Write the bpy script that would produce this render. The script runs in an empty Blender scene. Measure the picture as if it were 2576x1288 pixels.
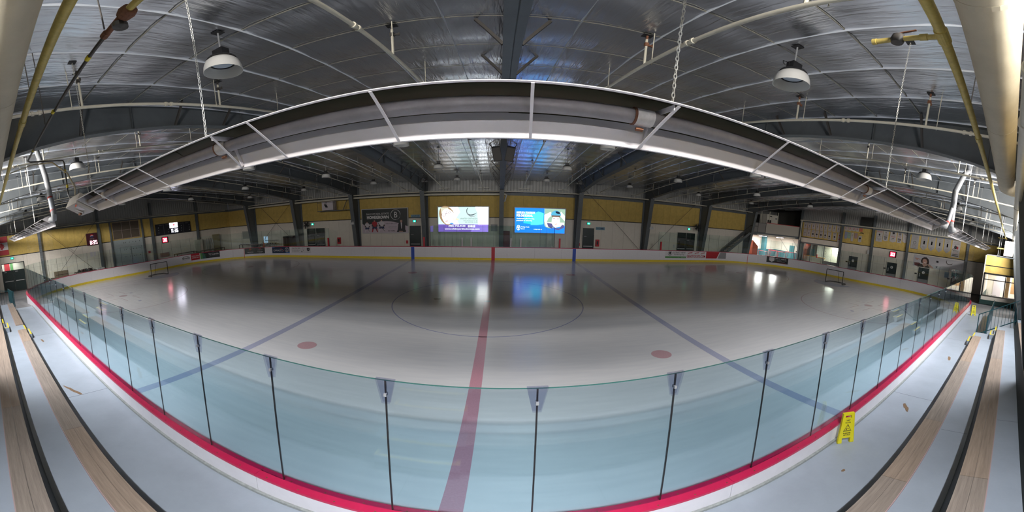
import bpy, bmesh, math, random
from mathutils import Vector, Matrix
random.seed(7)
S = bpy.context.scene
COL = S.collection
PI = math.pi
# ------------------------------------------------------------------ camera
CAMP = Vector((0.5353451, -15.3095195, 4.4461790))
YAW, PITCH, ROLL = -0.039620846, -0.142371020, -0.018504665
cy_, sy_, cp_, sp_, cr_, sr_ = (math.cos(YAW), math.sin(YAW), math.cos(PITCH), math.sin(PITCH), math.cos(ROLL), math.sin(ROLL))
Rz = Matrix(((cy_, -sy_, 0), (sy_, cy_, 0), (0, 0, 1)))
Rx = Matrix(((1, 0, 0), (0, cp_, -sp_), (0, sp_, cp_)))
Ry = Matrix(((cr_, 0, sr_), (0, 1, 0), (-sr_, 0, cr_)))
RW = Rz @ Rx @ Ry
cam = bpy.data.cameras.new('camera')
cam.type = 'PANO'
try:
    cam.panorama_type = 'EQUIRECTANGULAR'
    cam.latitude_min, cam.latitude_max = -PI / 4, PI / 4
    cam.longitude_min, cam.longitude_max = -PI / 2, PI / 2
except Exception:
    cam.cycles.panorama_type = 'EQUIRECTANGULAR'
    cam.cycles.latitude_min, cam.cycles.latitude_max = -PI / 4, PI / 4
    cam.cycles.longitude_min, cam.cycles.longitude_max = -PI / 2, PI / 2
cam.clip_start, cam.clip_end = 0.02, 300
camo = bpy.data.objects.new('camera', cam)
COL.objects.link(camo)
right, fwd, up = RW.col[0], RW.col[1], RW.col[2]
M = Matrix.Identity(4)
for i in range(3):
    M[i][0], M[i][1], M[i][2], M[i][3] = right[i], up[i], -fwd[i], CAMP[i]
camo.matrix_world = M
S.camera = camo
# ------------------------------------------------------------------ world, lights, exposure
w = bpy.data.worlds.new('world'); S.world = w; w.use_nodes = True
w.node_tree.nodes['Background'].inputs[0].default_value = (0.02, 0.022, 0.026, 1)
w.node_tree.nodes['Background'].inputs[1].default_value = 1.0
S.view_settings.view_transform = 'Standard'
S.view_settings.look = 'None'
S.view_settings.exposure = 0.0
S.view_settings.gamma = 1.0
S.view_settings.use_curve_mapping = False
S.cycles.max_bounces = 10
S.cycles.diffuse_bounces = 8
S.cycles.glossy_bounces = 5
S.cycles.transparent_max_bounces = 24
S.cycles.transmission_bounces = 6
S.cycles.caustics_reflective = False
S.cycles.caustics_refractive = False
S.cycles.sample_clamp_indirect = 6.0

def area_light(name, loc, direction, sx, sy, power, color, spread=PI):
    l = bpy.data.lights.new(name, 'AREA'); l.shape = 'RECTANGLE'; l.size = sx; l.size_y = sy
    l.energy = power; l.color = color
    l.spread = spread
    o = bpy.data.objects.new(name, l); COL.objects.link(o); o.location = loc
    o.rotation_euler = Vector(direction).to_track_quat('-Z', 'Y').to_euler()
    return o
# strip fixtures on the wall behind and above the bleachers (behind the camera); wash and low rows are added fill
for k, x in enumerate((-26, -17.5, -9.2, 0.7, 10.6, 19.0, 27.5)):
    area_light('bleacher_strip_light', (x, -16.9, 6.46), (0, 0.61, -0.79), 4.2, 0.12, 380 if abs(x) < 12 else 160, (0.93, 0.95, 1.0), math.radians(112))
    if abs(x) < 15: area_light('wall_wash_light', (x, -16.9, 6.9), (x/26*1.1, 0.97, -0.08), 3.0, 0.12, 480+10*abs(x), (1.0, 0.95, 0.90), math.radians(142))  # added unseen fill, brightens the far wall
    else: area_light('wall_wash_light', (x, -16.9, 6.2), (x/26*1.1, 0.97, -0.30), 3.0, 0.12, 520, (1.0, 0.95, 0.90), math.radians(98))  # same added fill, turned toward the end walls
    if abs(x) < 15: area_light('low_strip_light', (x, -16.9, 5.5), (0, 1.0, 0.02), 2.4, 0.10, 22, (0.97, 0.96, 1.0), math.radians(120))  # added unseen fill for the heater skirt and far ice
# warm wall packs between the columns behind the bleachers
for x, p in ((-4.5, 16), (4.6, 18), (9.6, 15), (-11.0, 8)):
    area_light('warm_wall_light', (x, -16.75, 5.35), (0, 0.75, 0.65), 0.5, 0.3, p, (1.0, 0.70, 0.22))
# fluorescent tubes of the lit room under the mezzanine, the corridor and the lobby
for x, y in ((31.6, 17.2), (34.2, 17.0), (36.9, 16.6)):
    area_light('room_tube_light', (x, y, 3.05), (0, 0, -1), 1.3, 0.25, 210, (1.0, 0.96, 0.93))
area_light('corridor_light', (40.2, 8.6, 2.9), (0, 0, -1), 1.2, 1.2, 240, (1.0, 0.95, 0.85))
area_light('lobby_light', (36.0, -15.6, 3.1), (0, 0, -1), 4.0, 2.0, 330, (1.0, 0.95, 0.95))
area_light('left_hall_light', (-36.0, -13.0, 2.9), (0, 0, -1), 2.0, 2.0, 90, (1.0, 0.98, 0.95))

# ------------------------------------------------------------------ materials
MATS = {}
def mat(name, col, rough=0.6, metal=0.0, noise=0.0, nscale=6.0, bump=0.0, bscale=40.0, emit=None, estr=0.0, stretch=None, coat=0.0, spec=0.5, col2=None):
    if name in MATS: return MATS[name]
    m = bpy.data.materials.new(name); m.use_nodes = True; MATS[name] = m
    nt = m.node_tree; b = nt.nodes['Principled BSDF']
    b.inputs['Base Color'].default_value = (*col, 1)
    b.inputs['Roughness'].default_value = rough
    b.inputs['Metallic'].default_value = metal
    b.inputs['Specular IOR Level'].default_value = spec
    if coat: b.inputs['Coat Weight'].default_value = coat
    if emit is not None:
        b.inputs['Emission Color'].default_value = (*emit, 1)
        b.inputs['Emission Strength'].default_value = estr
    if noise or bump or col2:
        tc = nt.nodes.new('ShaderNodeTexCoord'); mp = nt.nodes.new('ShaderNodeMapping')
        nt.links.new(tc.outputs['Object'], mp.inputs['Vector'])
        if stretch: mp.inputs['Scale'].default_value = stretch
    if noise or col2:
        n = nt.nodes.new('ShaderNodeTexNoise'); n.inputs['Scale'].default_value = nscale; n.inputs['Detail'].default_value = 6
        n.inputs['Roughness'].default_value = 0.65
        nt.links.new(mp.outputs[0], n.inputs['Vector'])
        r = nt.nodes.new('ShaderNodeValToRGB')
        r.color_ramp.elements[0].position = 0.3; r.color_ramp.elements[1].position = 0.72
        c2 = col2 if col2 else tuple(max(0, c * (1 - noise)) for c in col)
        c1 = tuple(min(1, c * (1 + noise * 0.5)) for c in col)
        r.color_ramp.elements[0].color = (*c2, 1); r.color_ramp.elements[1].color = (*c1, 1)
        nt.links.new(n.outputs['Fac'], r.inputs['Fac']); nt.links.new(r.outputs[0], b.inputs['Base Color'])
    if bump:
        n2 = nt.nodes.new('ShaderNodeTexNoise'); n2.inputs['Scale'].default_value = bscale; n2.inputs['Detail'].default_value = 4
        nt.links.new(mp.outputs[0], n2.inputs['Vector'])
        bp = nt.nodes.new('ShaderNodeBump'); bp.inputs['Strength'].default_value = bump; bp.inputs['Distance'].default_value = 0.02
        nt.links.new(n2.outputs['Fac'], bp.inputs['Height']); nt.links.new(bp.outputs[0], b.inputs['Normal'])
    return m
def emis(name, col, s):
    if name in MATS: return MATS[name]
    m = bpy.data.materials.new(name); m.use_nodes = True; MATS[name] = m
    nt = m.node_tree; nt.nodes.clear()
    e = nt.nodes.new('ShaderNodeEmission'); o = nt.nodes.new('ShaderNodeOutputMaterial')
    e.inputs[0].default_value = (*col, 1); e.inputs[1].default_value = s
    nt.links.new(e.outputs[0], o.inputs[0]); return m
def glassmat(name, tint, rough=0.0, ior=1.45):
    m = bpy.data.materials.new(name); m.use_nodes = True; MATS[name] = m
    nt = m.node_tree; nt.nodes.clear()
    t = nt.nodes.new('ShaderNodeBsdfTransparent'); g = nt.nodes.new('ShaderNodeBsdfGlossy'); f = nt.nodes.new('ShaderNodeFresnel')
    mx = nt.nodes.new('ShaderNodeMixShader'); o = nt.nodes.new('ShaderNodeOutputMaterial')
    t.inputs[0].default_value = (*tint, 1); g.inputs['Roughness'].default_value = rough; g.inputs['Color'].default_value = (1, 1, 1, 1)
    ge = nt.nodes.new('ShaderNodeNewGeometry'); mi = nt.nodes.new('ShaderNodeMix'); mi.data_type = 'FLOAT'
    mi.inputs[2].default_value = ior; mi.inputs[3].default_value = 1/ior
    nt.links.new(ge.outputs['Backfacing'], mi.inputs[0]); nt.links.new(mi.outputs[0], f.inputs[0])
    nt.links.new(f.outputs[0], mx.inputs[0]); nt.links.new(t.outputs[0], mx.inputs[1]); nt.links.new(g.outputs[0], mx.inputs[2]); nt.links.new(mx.outputs[0], o.inputs[0])
    return m
def ice_mat():
    m = bpy.data.materials.new('ice'); m.use_nodes = True; MATS['ice'] = m
    nt = m.node_tree; b = nt.nodes['Principled BSDF']
    tc = nt.nodes.new('ShaderNodeTexCoord'); mp = nt.nodes.new('ShaderNodeMapping')
    nt.links.new(tc.outputs['Object'], mp.inputs['Vector'])
    mp.inputs['Scale'].default_value = (0.35, 3.0, 1)
    n = nt.nodes.new('ShaderNodeTexNoise'); n.inputs['Scale'].default_value = 2.2; n.inputs['Detail'].default_value = 8
    nt.links.new(mp.outputs[0], n.inputs['Vector'])
    r = nt.nodes.new('ShaderNodeValToRGB')
    r.color_ramp.elements[0].position = 0.35; r.color_ramp.elements[1].position = 0.7
    r.color_ramp.elements[0].color = (0.74, 0.74, 0.755, 1); r.color_ramp.elements[1].color = (0.80, 0.795, 0.80, 1)
    nt.links.new(n.outputs['Fac'], r.inputs['Fac']); nt.links.new(r.outputs[0], b.inputs['Base Color'])
    mr = nt.nodes.new('ShaderNodeMapRange'); mr.inputs['To Min'].default_value = 0.10; mr.inputs['To Max'].default_value = 0.22
    nt.links.new(n.outputs['Fac'], mr.inputs['Value']); nt.links.new(mr.outputs[0], b.inputs['Roughness'])
    b.inputs['IOR'].default_value = 1.38
    mp2 = nt.nodes.new('ShaderNodeMapping'); nt.links.new(tc.outputs['Object'], mp2.inputs['Vector']); mp2.inputs['Scale'].default_value = (0.5, 6, 1)
    n2 = nt.nodes.new('ShaderNodeTexNoise'); n2.inputs['Scale'].default_value = 3; n2.inputs['Detail'].default_value = 5
    nt.links.new(mp2.outputs[0], n2.inputs['Vector'])
    bp = nt.nodes.new('ShaderNodeBump'); bp.inputs['Strength'].default_value = 0.10; bp.inputs['Distance'].default_value = 0.004
    nt.links.new(n2.outputs['Fac'], bp.inputs['Height']); nt.links.new(bp.outputs[0], b.inputs['Normal'])
    return m
def foil_mat():
    m = bpy.data.materials.new('foil'); m.use_nodes = True; MATS['foil'] = m
    nt = m.node_tree; b = nt.nodes['Principled BSDF']
    b.inputs['Base Color'].default_value = (0.58, 0.60, 0.64, 1); b.inputs['Metallic'].default_value = 0.93; b.inputs['Roughness'].default_value = 0.25
    geo = nt.nodes.new('ShaderNodeNewGeometry')
    mp = nt.nodes.new('ShaderNodeMapping'); mp.inputs['Scale'].default_value = (13, 1.5, 4)
    nt.links.new(geo.outputs['Position'], mp.inputs['Vector'])
    n = nt.nodes.new('ShaderNodeTexNoise'); n.inputs['Scale'].default_value = 1.0; n.inputs['Detail'].default_value = 3; n.inputs['Distortion'].default_value = 0.7
    nt.links.new(mp.outputs[0], n.inputs['Vector'])
    mp2 = nt.nodes.new('ShaderNodeMapping'); mp2.inputs['Scale'].default_value = (2.2, 0.8, 1)
    nt.links.new(geo.outputs['Position'], mp2.inputs['Vector'])
    n2 = nt.nodes.new('ShaderNodeTexNoise'); n2.inputs['Scale'].default_value = 1.0; n2.inputs['Detail'].default_value = 2
    nt.links.new(mp2.outputs[0], n2.inputs['Vector'])
    mu = nt.nodes.new('ShaderNodeMath'); mu.operation = 'MULTIPLY_ADD'; mu.inputs[1].default_value = 2.0
    nt.links.new(n2.outputs['Fac'], mu.inputs[0]); nt.links.new(n.outputs['Fac'], mu.inputs[2])
    bp = nt.nodes.new('ShaderNodeBump'); bp.inputs['Strength'].default_value = 0.36; bp.inputs['Distance'].default_value = 0.035
    nt.links.new(mu.outputs[0], bp.inputs['Height']); nt.links.new(bp.outputs[0], b.inputs['Normal'])
    return m
def wood_mat(name, c1, c2):
    m = mat(name, c1, 0.55, noise=0.0, col2=c2, nscale=3.0, bump=0.15, bscale=12, stretch=(0.6, 14, 3))
    return m
ICE = ice_mat(); FOIL = foil_mat()
GL = glassmat('shield_glass', (0.80, 0.885, 0.92), 0.0, 1.40)
GLFAR = glassmat('far_glass', (0.93, 0.97, 0.96))
PLASTIC = glassmat('clear_plastic', (0.90, 0.90, 0.95), 0.05, 1.4)
mWHITE = mat('board_white', (0.78, 0.76, 0.80), 0.35, noise=0.10, nscale=25)
mWHITEO = mat('board_outer', (0.70, 0.69, 0.73), 0.45, noise=0.06, nscale=4)
mRED = mat('cap_red', (0.50, 0.016, 0.075), 0.3, noise=0.1, nscale=8)
mYEL = mat('kick_yellow', (0.78, 0.60, 0.05), 0.4, noise=0.1)
mBLUE = mat('line_blue', (0.02, 0.07, 0.42), 0.4)
mREDB = mat('stripe_red', (0.50, 0.015, 0.03), 0.4)
mSTEEL = mat('frame_steel', (0.115, 0.13, 0.14), 0.5, noise=0.12, nscale=3)
mCONC = mat('grey_paint', (0.33, 0.375, 0.43), 0.42, noise=0.10, nscale=1.6, bump=0.05, bscale=30)
mRISER = mat('riser_paint', (0.045, 0.052, 0.05), 0.7)
mFLOOR = mat('concrete_floor', (0.20, 0.20, 0.205), 0.6, noise=0.3, nscale=1.2)
mYWALL = mat('yellow_panel', (0.60, 0.43, 0.12), 0.75, noise=0.18, nscale=2.5)
mCREAM = mat('cream_panel', (0.72, 0.67, 0.59), 0.6, noise=0.06, nscale=2)
mCORR = mat('ribbed_metal', (0.33, 0.335, 0.325), 0.5, metal=0.3)
mDARK = mat('dark_door', (0.012, 0.022, 0.022), 0.35)
mBLACK = mat('black', (0.01, 0.01, 0.011), 0.5)
mGREY = mat('mid_grey', (0.25, 0.25, 0.26), 0.5)
mLGREY = mat('light_grey', (0.55, 0.55, 0.55), 0.45)
mPIPE = mat('pipe_cream', (0.60, 0.57, 0.47), 0.4, noise=0.08, nscale=9)
mYPIPE = mat('pipe_yellow', (0.55, 0.43, 0.12), 0.45, noise=0.25, nscale=14)
mBPIPE = mat('pipe_black', (0.05, 0.045, 0.04), 0.45)
mRUST = mat('rust', (0.20, 0.085, 0.045), 0.8, noise=0.4, nscale=30)
mDUCT = mat('duct_wrap', (0.50, 0.44, 0.32), 0.6, noise=0.12, nscale=3, bump=0.3, bscale=5)
mALU = mat('reflector_aluminium', (0.70, 0.68, 0.70), 0.5, metal=0.12)
mTUBE = mat('burner_tube', (0.34, 0.32, 0.33), 0.55, metal=0.3, noise=0.2, nscale=5)
mTUBEW = mat('tube_sleeve', (0.72, 0.69, 0.66), 0.4, noise=0.2, nscale=20)
mZINC = mat('galvanised', (0.27, 0.28, 0.29), 0.55, metal=0.3, noise=0.2, nscale=12)
mCHAIN = mat('chain_steel', (0.62, 0.62, 0.58), 0.35, metal=0.7)
mSHADE = mat('lamp_shade', (0.66, 0.66, 0.64), 0.35, noise=0.03)
mLENS = mat('lamp_lens', (0.55, 0.62, 0.70), 0.15)
mWOOD = wood_mat('bench_wood', (0.345, 0.285, 0.235), (0.20, 0.165, 0.14))
mWOOD2 = wood_mat('bench_wood_warm', (0.385, 0.295, 0.225), (0.23, 0.175, 0.135))
mYSTEP = mat('step_yellow', (0.75, 0.60, 0.03), 0.5, noise=0.15)
mSIGNY = mat('sign_yellow', (0.80, 0.72, 0.02), 0.4)
mTEAL = mat('teal_paint', (0.05, 0.17, 0.20), 0.5, noise=0.1)
mRAIL = mat('rail_green', (0.015, 0.07, 0.085), 0.35)
mOFFW = mat('warm_white_wall', (0.75, 0.71, 0.62), 0.6)
mPOSTER = mat('poster_white', (0.62, 0.57, 0.60), 0.45)
mINK = mat('ink', (0.02, 0.02, 0.025), 0.5)
mINKW = mat('ink_white', (0.72, 0.70, 0.70), 0.5)
mSKIN = mat('print_skin', (0.50, 0.30, 0.24), 0.5)
mSKINL = mat('print_skin_light', (0.62, 0.42, 0.36), 0.5)
mHAIR = mat('print_hair', (0.05, 0.035, 0.03), 0.5)
mNAVY = mat('print_navy', (0.02, 0.03, 0.10), 0.5)
mGREEN = mat('print_green', (0.10, 0.28, 0.09), 0.5)
mREDP = mat('print_red', (0.42, 0.02, 0.03), 0.5)
mORANGE = mat('orange_box', (0.75, 0.13, 0.06), 0.5)
mBANNER = mat('banner_cloth', (0.50, 0.47, 0.45), 0.7, noise=0.05)
mBANNERG = mat('banner_grey', (0.36, 0.35, 0.34), 0.7, noise=0.05)
mNET = mat('net_cord', (0.45, 0.45, 0.44), 0.7)

# ------------------------------------------------------------------ mesh helpers
class MB:
    def __init__(s): s.v = []; s.f = []; s.m = []; s.mi = 0
    def add(s, vs, fs):
        o = len(s.v); s.v.extend([tuple(v) for v in vs]); s.f.extend([tuple(i + o for i in f) for f in fs]); s.m.extend([s.mi] * len(fs)); return s
    def box(s, x0, y0, z0, x1, y1, z1):
        x0, x1 = min(x0, x1), max(x0, x1); y0, y1 = min(y0, y1), max(y0, y1); z0, z1 = min(z0, z1), max(z0, z1)
        return s.add([(x0,y0,z0),(x1,y0,z0),(x1,y1,z0),(x0,y1,z0),(x0,y0,z1),(x1,y0,z1),(x1,y1,z1),(x0,y1,z1)],
                     [(3,2,1,0),(4,5,6,7),(0,1,5,4),(1,2,6,5),(2,3,7,6),(3,0,4,7)])
    def cbox(s, c, sz):
        return s.box(c[0]-sz[0]/2, c[1]-sz[1]/2, c[2]-sz[2]/2, c[0]+sz[0]/2, c[1]+sz[1]/2, c[2]+sz[2]/2)
    def beam(s, a, b, w, h, upv=(0,0,1)):
        a = Vector(a); b = Vector(b); d = (b - a).normalized(); u = Vector(upv)
        if abs(d.dot(u)) > 0.98: u = Vector((0,1,0))
        r = d.cross(u).normalized(); u = r.cross(d).normalized()
        vs = []
        for p in (a, b):
            for sx, sy in ((-1,-1),(1,-1),(1,1),(-1,1)): vs.append(p + r*(sx*w/2) + u*(sy*h/2))
        return s.add(vs, [(0,1,2,3),(7,6,5,4),(0,4,5,1),(1,5,6,2),(2,6,7,3),(3,7,4,0)])
    def tube(s, pts, r, n=10, cap=True):
        pts = [Vector(p) for p in pts]; rs = r if isinstance(r, (list, tuple)) else [r]*len(pts)
        rings = []; pu = None
        for i, p in enumerate(pts):
            if i == 0: d = pts[1]-p
            elif i == len(pts)-1: d = p-pts[i-1]
            else: d = (pts[i+1]-p).normalized() + (p-pts[i-1]).normalized()
            d.normalize()
            if pu is None:
                pu = Vector((0,0,1)) if abs(d.z) < 0.9 else Vector((1,0,0))
            sx = d.cross(pu)
            if sx.length < 1e-4: pu = Vector((0,1,0)); sx = d.cross(pu)
            sx.normalize(); u = sx.cross(d).normalized(); pu = u
            rings.append([p + (sx*math.cos(2*PI*k/n) + u*math.sin(2*PI*k/n))*rs[i] for k in range(n)])
        vs = [v for R in rings for v in R]; fs = []
        for i in range(len(rings)-1):
            for k in range(n):
                a = i*n+k; b = i*n+(k+1) % n; fs.append((a, b, b+n, a+n))
        if cap:
            fs.append(tuple(range(n-1, -1, -1))); fs.append(tuple((len(rings)-1)*n+k for k in range(n)))
        return s.add(vs, fs)
    def lathe(s, prof, c, n=24, axis='z'):
        c = Vector(c); vs = []; fs = []
        for r, h in prof:
            for k in range(n):
                a = 2*PI*k/n
                if axis == 'z': p = Vector((r*math.cos(a), r*math.sin(a), h))
                elif axis == 'y': p = Vector((r*math.cos(a), h, r*math.sin(a)))
                else: p = Vector((h, r*math.cos(a), r*math.sin(a)))
                vs.append(c+p)
        for i in range(len(prof)-1):
            for k in range(n):
                a = i*n+k; b = i*n+(k+1) % n; fs.append((a, b, b+n, a+n))
        return s.add(vs, fs)
    def prism(s, pts, d):
        """extrude planar polygon pts (3D) by vector d"""
        n = len(pts); d = Vector(d); vs = [Vector(p) for p in pts] + [Vector(p)+d for p in pts]
        fs = [tuple(range(n-1, -1, -1)), tuple(range(n, 2*n))] + [(i, (i+1) % n, n+(i+1) % n, n+i) for i in range(n)]
        return s.add(vs, fs)
    def build(s, name, m, parent=None, base=None, smooth=False, **props):
        me = bpy.data.meshes.new(name)
        off = Vector((0,0,0))
        if parent is not None: off = world_loc(parent)
        if base == 'auto':
            xs = [v[0] for v in s.v]; ys = [v[1] for v in s.v]; zs = [v[2] for v in s.v]
            base = ((min(xs)+max(xs))/2, (min(ys)+max(ys))/2, min(zs))
        b = Vector(base) if base is not None else off
        me.from_pydata([(v[0]-b.x, v[1]-b.y, v[2]-b.z) for v in s.v], [], s.f)
        ms = m if isinstance(m, (list, tuple)) else [m]
        for q in ms: me.materials.append(q)
        if len(ms) > 1: me.polygons.foreach_set('material_index', s.m)
        if smooth: me.polygons.foreach_set('use_smooth', [True]*len(me.polygons))
        bm = bmesh.new(); bm.from_mesh(me); bmesh.ops.recalc_face_normals(bm, faces=bm.faces); bm.to_mesh(me); bm.free()
        if smooth:
            try: me.set_sharp_from_angle(angle=0.7)
            except Exception: pass
        me.update()
        o = bpy.data.objects.new(name, me); COL.objects.link(o)
        if parent is not None: o.parent = parent
        o.location = b - off
        for k, v in props.items(): o[k] = v
        return o
def world_loc(o):
    l = Vector(o.location)
    while o.parent is not None:
        o = o.parent; l = l + Vector(o.location)
    return l
def empty(name, loc, label=None, cat=None, group=None, kind=None):
    o = bpy.data.objects.new(name, None); o.empty_display_size = 0.1; COL.objects.link(o); o.location = loc
    tag(o, label, cat, group, kind); return o
def tag(o, label=None, cat=None, group=None, kind=None):
    if label: o['label'] = label
    if cat: o['category'] = cat
    if group: o['group'] = group
    if kind: o['kind'] = kind
    return o
KIDS = {}
def kids(o): return list(o.children)
def dup(o, loc=None, parent=None, label=None, group=None):
    c = o.copy(); COL.objects.link(c)
    if parent is not None: c.parent = parent
    for ch in kids(o): dup(ch, parent=c)
    if loc is not None: c.location = loc
    if label: c['label'] = label
    if group: c['group'] = group
    return c
def B(name, m, b, parent=None, **k):
    return MB().box(*b).build(name, m, parent, **k)
ORD = ['first','second','third','fourth','fifth','sixth','seventh','eighth','ninth','tenth','eleventh','twelfth']

# plane frames for flat things on walls:  o + r*u + t*v + n*d
class Fr:
    def __init__(s, o, r, n): s.o = Vector(o); s.r = Vector(r).normalized(); s.n = Vector(n).normalized(); s.t = Vector((0,0,1))
    def p(s, u, v, d=0.0): return s.o + s.r*u + s.t*v + s.n*d
def slab(fr, u0, v0, u1, v1, d0, d1, name, m, parent=None, **k):
    pts = [fr.p(u0,v0,d0), fr.p(u1,v0,d0), fr.p(u1,v1,d0), fr.p(u0,v1,d0)]
    return MB().prism(pts, fr.n*(d1-d0)).build(name, m, parent, **k)
def poly(fr, pts, d, name, m, parent=None, th=0.006, **k):
    return MB().prism([fr.p(u, v, d) for u, v in pts], fr.n*th).build(name, m, parent, **k)
def polym(fr, plist, d, name, m, parent=None, th=0.006, **k):
    mb = MB()
    if len(plist) > 1 and parent is not None: k.setdefault('kind', 'stuff')
    for pts in plist: mb.prism([fr.p(u, v, d) for u, v in pts], fr.n*th)
    return mb.build(name, m, parent, **k)
def ell(cx, cy, rx, ry, n=18, a0=0, a1=360, rot=0):
    out = []
    cr, sr = math.cos(math.radians(rot)), math.sin(math.radians(rot))
    full = abs(a1-a0) >= 360
    for i in range(n + (0 if full else 1)):
        a = math.radians(a0 + (a1-a0)*i/n); x, y = rx*math.cos(a), ry*math.sin(a)
        out.append((cx + x*cr - y*sr, cy + x*sr + y*cr))
    return out
def ringpoly(cx, cy, r, w, n=28, a0=0, a1=360, ry=None):
    """list of quads forming a ring"""
    q = []
    k = (ry or r)/r
    for i in range(n):
        A = [math.radians(a0 + (a1-a0)*j/n) for j in (i, i+1)]
        q.append([(cx+(r-w/2)*math.cos(A[0]), cy+k*(r-w/2)*math.sin(A[0])), (cx+(r+w/2)*math.cos(A[0]), cy+k*(r+w/2)*math.sin(A[0])),
                  (cx+(r+w/2)*math.cos(A[1]), cy+k*(r+w/2)*math.sin(A[1])), (cx+(r-w/2)*math.cos(A[1]), cy+k*(r-w/2)*math.sin(A[1]))])
    return q
TXT = {}
def text_mesh(s, bold=0.0, res=2):
    key = (s, bold, res)
    if key in TXT: return TXT[key]
    c = bpy.data.curves.new('t', 'FONT'); c.body = s; c.size = 1.0; c.resolution_u = res; c.offset = bold
    c.fill_mode = 'FRONT'
    o = bpy.data.objects.new('t', c); COL.objects.link(o)
    dg = bpy.context.evaluated_depsgraph_get(); dg.update()
    me = bpy.data.meshes.new_from_object(o.evaluated_get(dg))
    vs = [tuple(v.co) for v in me.vertices]; fs = [tuple(p.vertices) for p in me.polygons]
    bpy.data.objects.remove(o); bpy.data.meshes.remove(me); bpy.data.curves.remove(c)
    if vs:
        x0 = min(v[0] for v in vs); x1 = max(v[0] for v in vs); y0 = min(v[1] for v in vs); y1 = max(v[1] for v in vs)
        if 'Q' in s or y0 > -0.01: pass
        vs = [((v[0]-x0)/(x1-x0), (v[1]-y0)/(y1-y0)) for v in vs]
    TXT[key] = (vs, fs); return TXT[key]
def text(fr, s, u0, v0, u1, v1, d, m, parent, name='lettering', bold=0.0):
    vs, fs = text_mesh(s, bold)
    mb = MB(); mb.add([fr.p(u0+(u1-u0)*x, v0+(v1-v0)*y, d) for x, y in vs], fs)
    return mb.build(name, m, parent)
SEG = {'0':'abcdef','1':'bc','3':'abgcd','5':'afgcd','8':'abcdefg'}
def seg7(fr, ch, u, v, w, h, t, d, mb):
    segs = {'a':((u,v+h-t),(u+w,v+h)),'g':((u,v+h/2-t/2),(u+w,v+h/2+t/2)),'d':((u,v),(u+w,v+t)),
            'f':((u,v+h/2),(u+t,v+h)),'b':((u+w-t,v+h/2),(u+w,v+h)),'e':((u,v),(u+t,v+h/2)),'c':((u+w-t,v),(u+w,v+h/2))}
    for c in SEG[ch]:
        (a, b), (c2, e) = segs[c]; mb.prism([fr.p(a,b,d), fr.p(c2,b,d), fr.p(c2,e,d), fr.p(a,e,d)], fr.n*0.005)

# ------------------------------------------------------------------ dimensions
FY, NY, LX, RX = 16.0, -17.4, -33.3, 37.7
YC = -0.8
def roofz(y): return 8.42 - 0.068*abs(y-YC)
XF = [-28.31+7.25*k for k in range(9)]   # ... 29.7
H = 12.91
XL, XR, RR = -29.9, 30.4, 8.53
def outline():
    P = []
    def arc(cx, cy, a0, a1, n=60):
        for i in range(n+1):
            a = math.radians(a0+(a1-a0)*i/n); P.append((cx+RR*math.cos(a), cy+RR*math.sin(a)))
    P.append((XL+RR, H)); arc(XR-RR, H-RR, 90, 0); arc(XR-RR, -H+RR, 0, -90); arc(XL+RR, -H+RR, -90, -180); arc(XL+RR, H-RR, 180, 90)
    return P
OUT = outline()
SL = [0.0]
for a, b in zip(OUT, OUT[1:]): SL.append(SL[-1]+math.dist(a, b))
TOT = SL[-1]
def path(s, d=0.0):
    """point at arc length s, offset d outwards, returns (x,y,nx,ny) with n pointing inwards"""
    s = s % TOT
    for i in range(len(OUT)-1):
        if s <= SL[i+1] and SL[i+1] > SL[i]:
            break
    a, b = OUT[i], OUT[i+1]; L = SL[i+1]-SL[i]; k = (s-SL[i])/L
    tx, ty = (b[0]-a[0])/L, (b[1]-a[1])/L
    # smooth normal
    nx, ny = ty, -tx
    x, y = a[0]+(b[0]-a[0])*k, a[1]+(b[1]-a[1])*k
    def cn(cx, cy):
        dx, dy = x-cx, y-cy; l = math.hypot(dx, dy); return -dx/l, -dy/l
    if x > XR-RR and y > H-RR: nx, ny = cn(XR-RR, H-RR)
    elif x > XR-RR and y < -H+RR: nx, ny = cn(XR-RR, -H+RR)
    elif x < XL+RR and y < -H+RR: nx, ny = cn(XL+RR, -H+RR)
    elif x < XL+RR and y > H-RR: nx, ny = cn(XL+RR, H-RR)
    return x-nx*d, y-ny*d, nx, ny
def strip(s0, s1, z0, z1, d0, d1, step=0.3):
    """curved box following the boards between arc lengths"""
    n = max(1, int(math.ceil((s1-s0)/step)))
    if not curved(s0, s1): n = 1
    vs = []; fs = []
    for i in range(n+1):
        s = s0+(s1-s0)*i/n
        for d, z in ((d0,z0),(d1,z0),(d1,z1),(d0,z1)):
            x, y, _, _ = path(s, d); vs.append((x, y, z))
    for i in range(n):
        o = i*4
        for k in range(4): fs.append((o+k, o+(k+1) % 4, o+4+(k+1) % 4, o+4+k))
    fs.append((0,1,2,3)); fs.append((n*4+3, n*4+2, n*4+1, n*4))
    return MB().add(vs, fs)
def curved(s0, s1):
    m = (s0+s1)/2
    for s in (s0, m, s1):
        x, y, nx, ny = path(s)
        if abs(nx) > 1e-3 and abs(ny) > 1e-3: return True
    return False

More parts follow.
